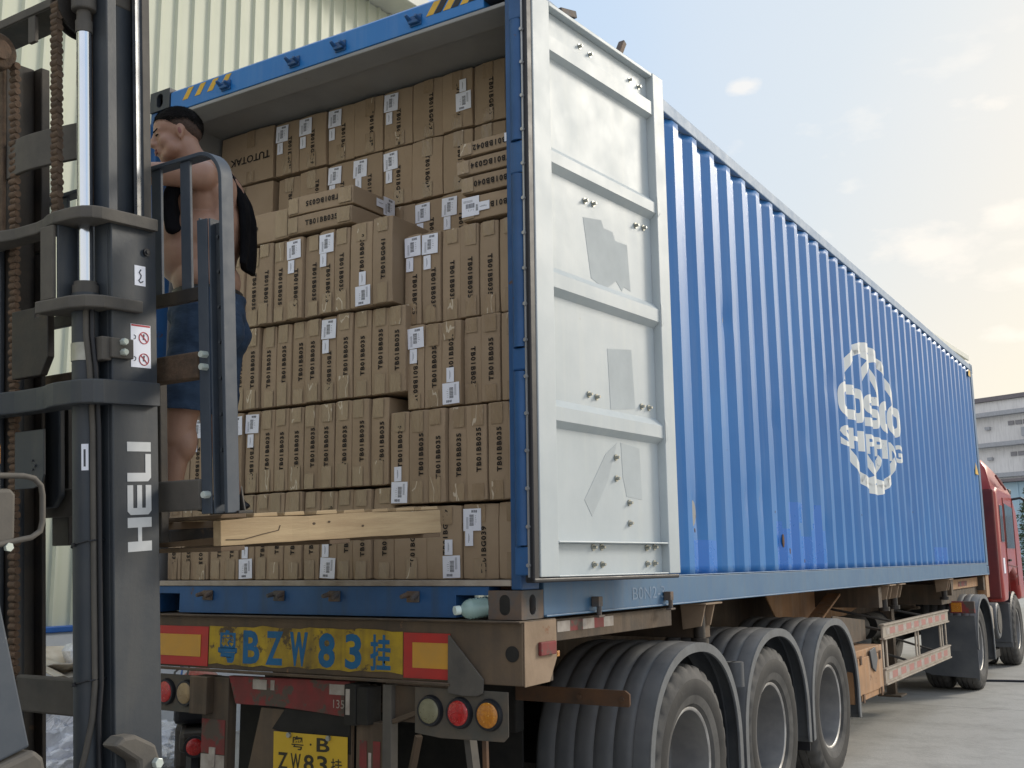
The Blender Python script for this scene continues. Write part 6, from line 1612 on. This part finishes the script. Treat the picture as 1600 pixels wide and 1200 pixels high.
# ------------------------------------------------------------------ litter by the warehouse wall, cable, parked motorcycle
def junk():
    q = random.Random(8)
    C0 = Vector((-5.15, 1.35, GZ))
    bm = bmesh.new(); bmesh.ops.create_icosphere(bm, subdivisions=6, radius=1)
    for v in bm.verts:
        p = v.co.copy(); n_ = mnoise.noise(p*2.3)*.25+abs(mnoise.noise(p*6))*.22+abs(mnoise.noise(p*15))*.09
        v.co = Vector((p.x*(.62+n_*.5), p.y*(1.3+n_), max(0, p.z)*(.52+n_*.7)))
    me = bpy.data.meshes.new('plastic_film_heap'); bm.to_mesh(me); bm.free(); me.materials.append(M['plasticf'])
    o = bpy.data.objects.new('plastic_film_heap', me); COL.objects.link(o); o.location = C0; MW[o] = Matrix.Translation(C0)
    tag(o, 'heap of crumpled clear plastic film on the ground by the warehouse wall', 'plastic waste')
    labs = ['creased brown cardboard sheet on the film heap, lying lowest', 'bent cardboard sheet with a dark fold, above the lowest one', 'pale folded cardboard sheet topping the film heap', 'long cream cardboard strip leaning on the wall trim']
    for k in range(3):
        mb = MB(); n = 10; m_ = 8; vs = []; c = Vector((-5.25, 1.45, GZ+.68+.10*k))
        an = q.uniform(-.5, .5)
        for i in range(n+1):
            for j in range(m_+1):
                x = (i/n-.5)*.8; y = (j/m_-.5)*1.0; z = .10*math.sin(x*5+k*2+y*2)+.05*abs(math.sin(y*7+k))
                vs.append(c+Vector((x*math.cos(an)-y*math.sin(an), x*math.sin(an)+y*math.cos(an), z)))
        mb.add(vs, [(i*(m_+1)+j, (i+1)*(m_+1)+j, (i+1)*(m_+1)+j+1, i*(m_+1)+j+1) for i in range(n) for j in range(m_)])
        o = solo(mb, 'waste_cardboard', M['oldcard'], c, labs[k], 'cardboard', 'waste cardboard by the warehouse'); s_ = o.modifiers.new('solid', 'SOLIDIFY'); s_.thickness = .008
    mb = MB(); mb.beam((-5.35, 1.1, -.75), (-5.78, 1.75, -.18), .07, .006); solo(mb, 'waste_cardboard', M['oldcard'], (-5.35, 1.1, -.78), labs[3], 'cardboard', 'waste cardboard by the warehouse')
    c = Vector((-5.2, 1.85, -.46)); mb = MB(); mb.ell(c, .16, .22, .12, n=16)
    for i, v in enumerate(mb.v): mb.v[i] = c+(v-c)*(1+.35*mnoise.noise(v*9))
    solo(mb, 'plastic_bag', M['plasticf'], c-Vector((0, 0, .12)), 'small knotted clear plastic bag on top of the waste cardboard', 'bag', smooth=True)
    mb = MB(); pts = [(-.5+.35*i, 11.4+.05*math.sin(i*1.1)+.12*i, GZ+.014) for i in range(40)]; mb.tube(pts, .014, n=8); solo(mb, 'power_cable', M['gasket'], (-.5, 11.4, GZ), 'thin black cable lying across the concrete behind the truck wheel', 'cable', smooth=True)
    # parked motorcycle half hidden behind the trailer
    F = Matrix.Translation((-2.99, 1.0, GZ)) @ Matrix.Rotation(R(47), 4, 'Z')
    r = empty('motorcycle', F @ Vector((0, 0, 0)), 'black motorcycle parked beyond the trailer tail, round red rear lamp toward us', 'motorcycle')
    for y in (0, 1.25):
        m = MB(F); m.lathe((0, y, .30), (1, 0, 0), [(-.045, .22), (-.05, .27), (-.02, .30), (.02, .30), (.05, .27), (.045, .22)], n=48); wh = m.build('wheel', M['gasket'], r, smooth=True)
        m = MB(F); m.cyl((-.05, y, .30), (.05, y, .30), .05, n=16)
        for k in range(18):
            a = 2*math.pi*k/18; m.cyl((0, y+.05*math.cos(a), .30+.05*math.sin(a)), (0, y+.225*math.cos(a+.2), .30+.225*math.sin(a+.2)), .003, n=5)
        m.build('spokes', M['fblack'], wh)
    m = MB(F); m.box((-.14, .38, .28), (.14, .85, .58)); m.cyl((-.12, .7, .62), (.12, .7, .62), .08, n=16); m.build('engine', M['fblack'], r, bevel=.04)
    m = MB(F); m.prism([(-.25, .66), (.55, .60), (.62, .70), (.1, .76), (-.28, .80)], 0, -.13, .13); m.build('seat', M['gasket'], r, bevel=.03)
    m = MB(F); m.ell((0, .82, .78), .14, .26, .12); m.build('fuel_tank', M['redcab'], r, smooth=True)
    m = MB(F); m.tube([(-.33, .95, .98), (-.2, 1.02, 1.0), (0, 1.08, .96), (.2, 1.02, 1.0), (.33, .95, .98)], .012); m.cyl((0, 1.1, .92), (0, 1.25, .3), .025); m.build('handlebar', M['fblack'], r, smooth=True)
    m = MB(F); m.box((-.09, -.42, .52), (.09, -.02, .64)); m.build('rear_fender', M['fblack'], r, bevel=.03)
    m = MB(F); m.cyl((0, -.42, .56), (0, -.45, .56), .062, n=28); t = m.build('rear_lamp', M['gasket'], r, smooth=True)
    m = MB(F); m.ell((0, -.45, .56), .048, .014, .048, n=28); m.build('lens', M['glassred'], t, smooth=True)
    for k in range(3):
        m = MB(F); m.tube([(-.06+.03*k, 1.0, .95), (-.16+.05*k, .5, .90+.04*k), (-.15+.03*k, .1, .80), (-.04, -.05, .60)], .007); m.build('cable', M['bluetrim'] if k == 1 else M['gasket'], r, smooth=True)
junk()
bpy.context.view_layer.update()
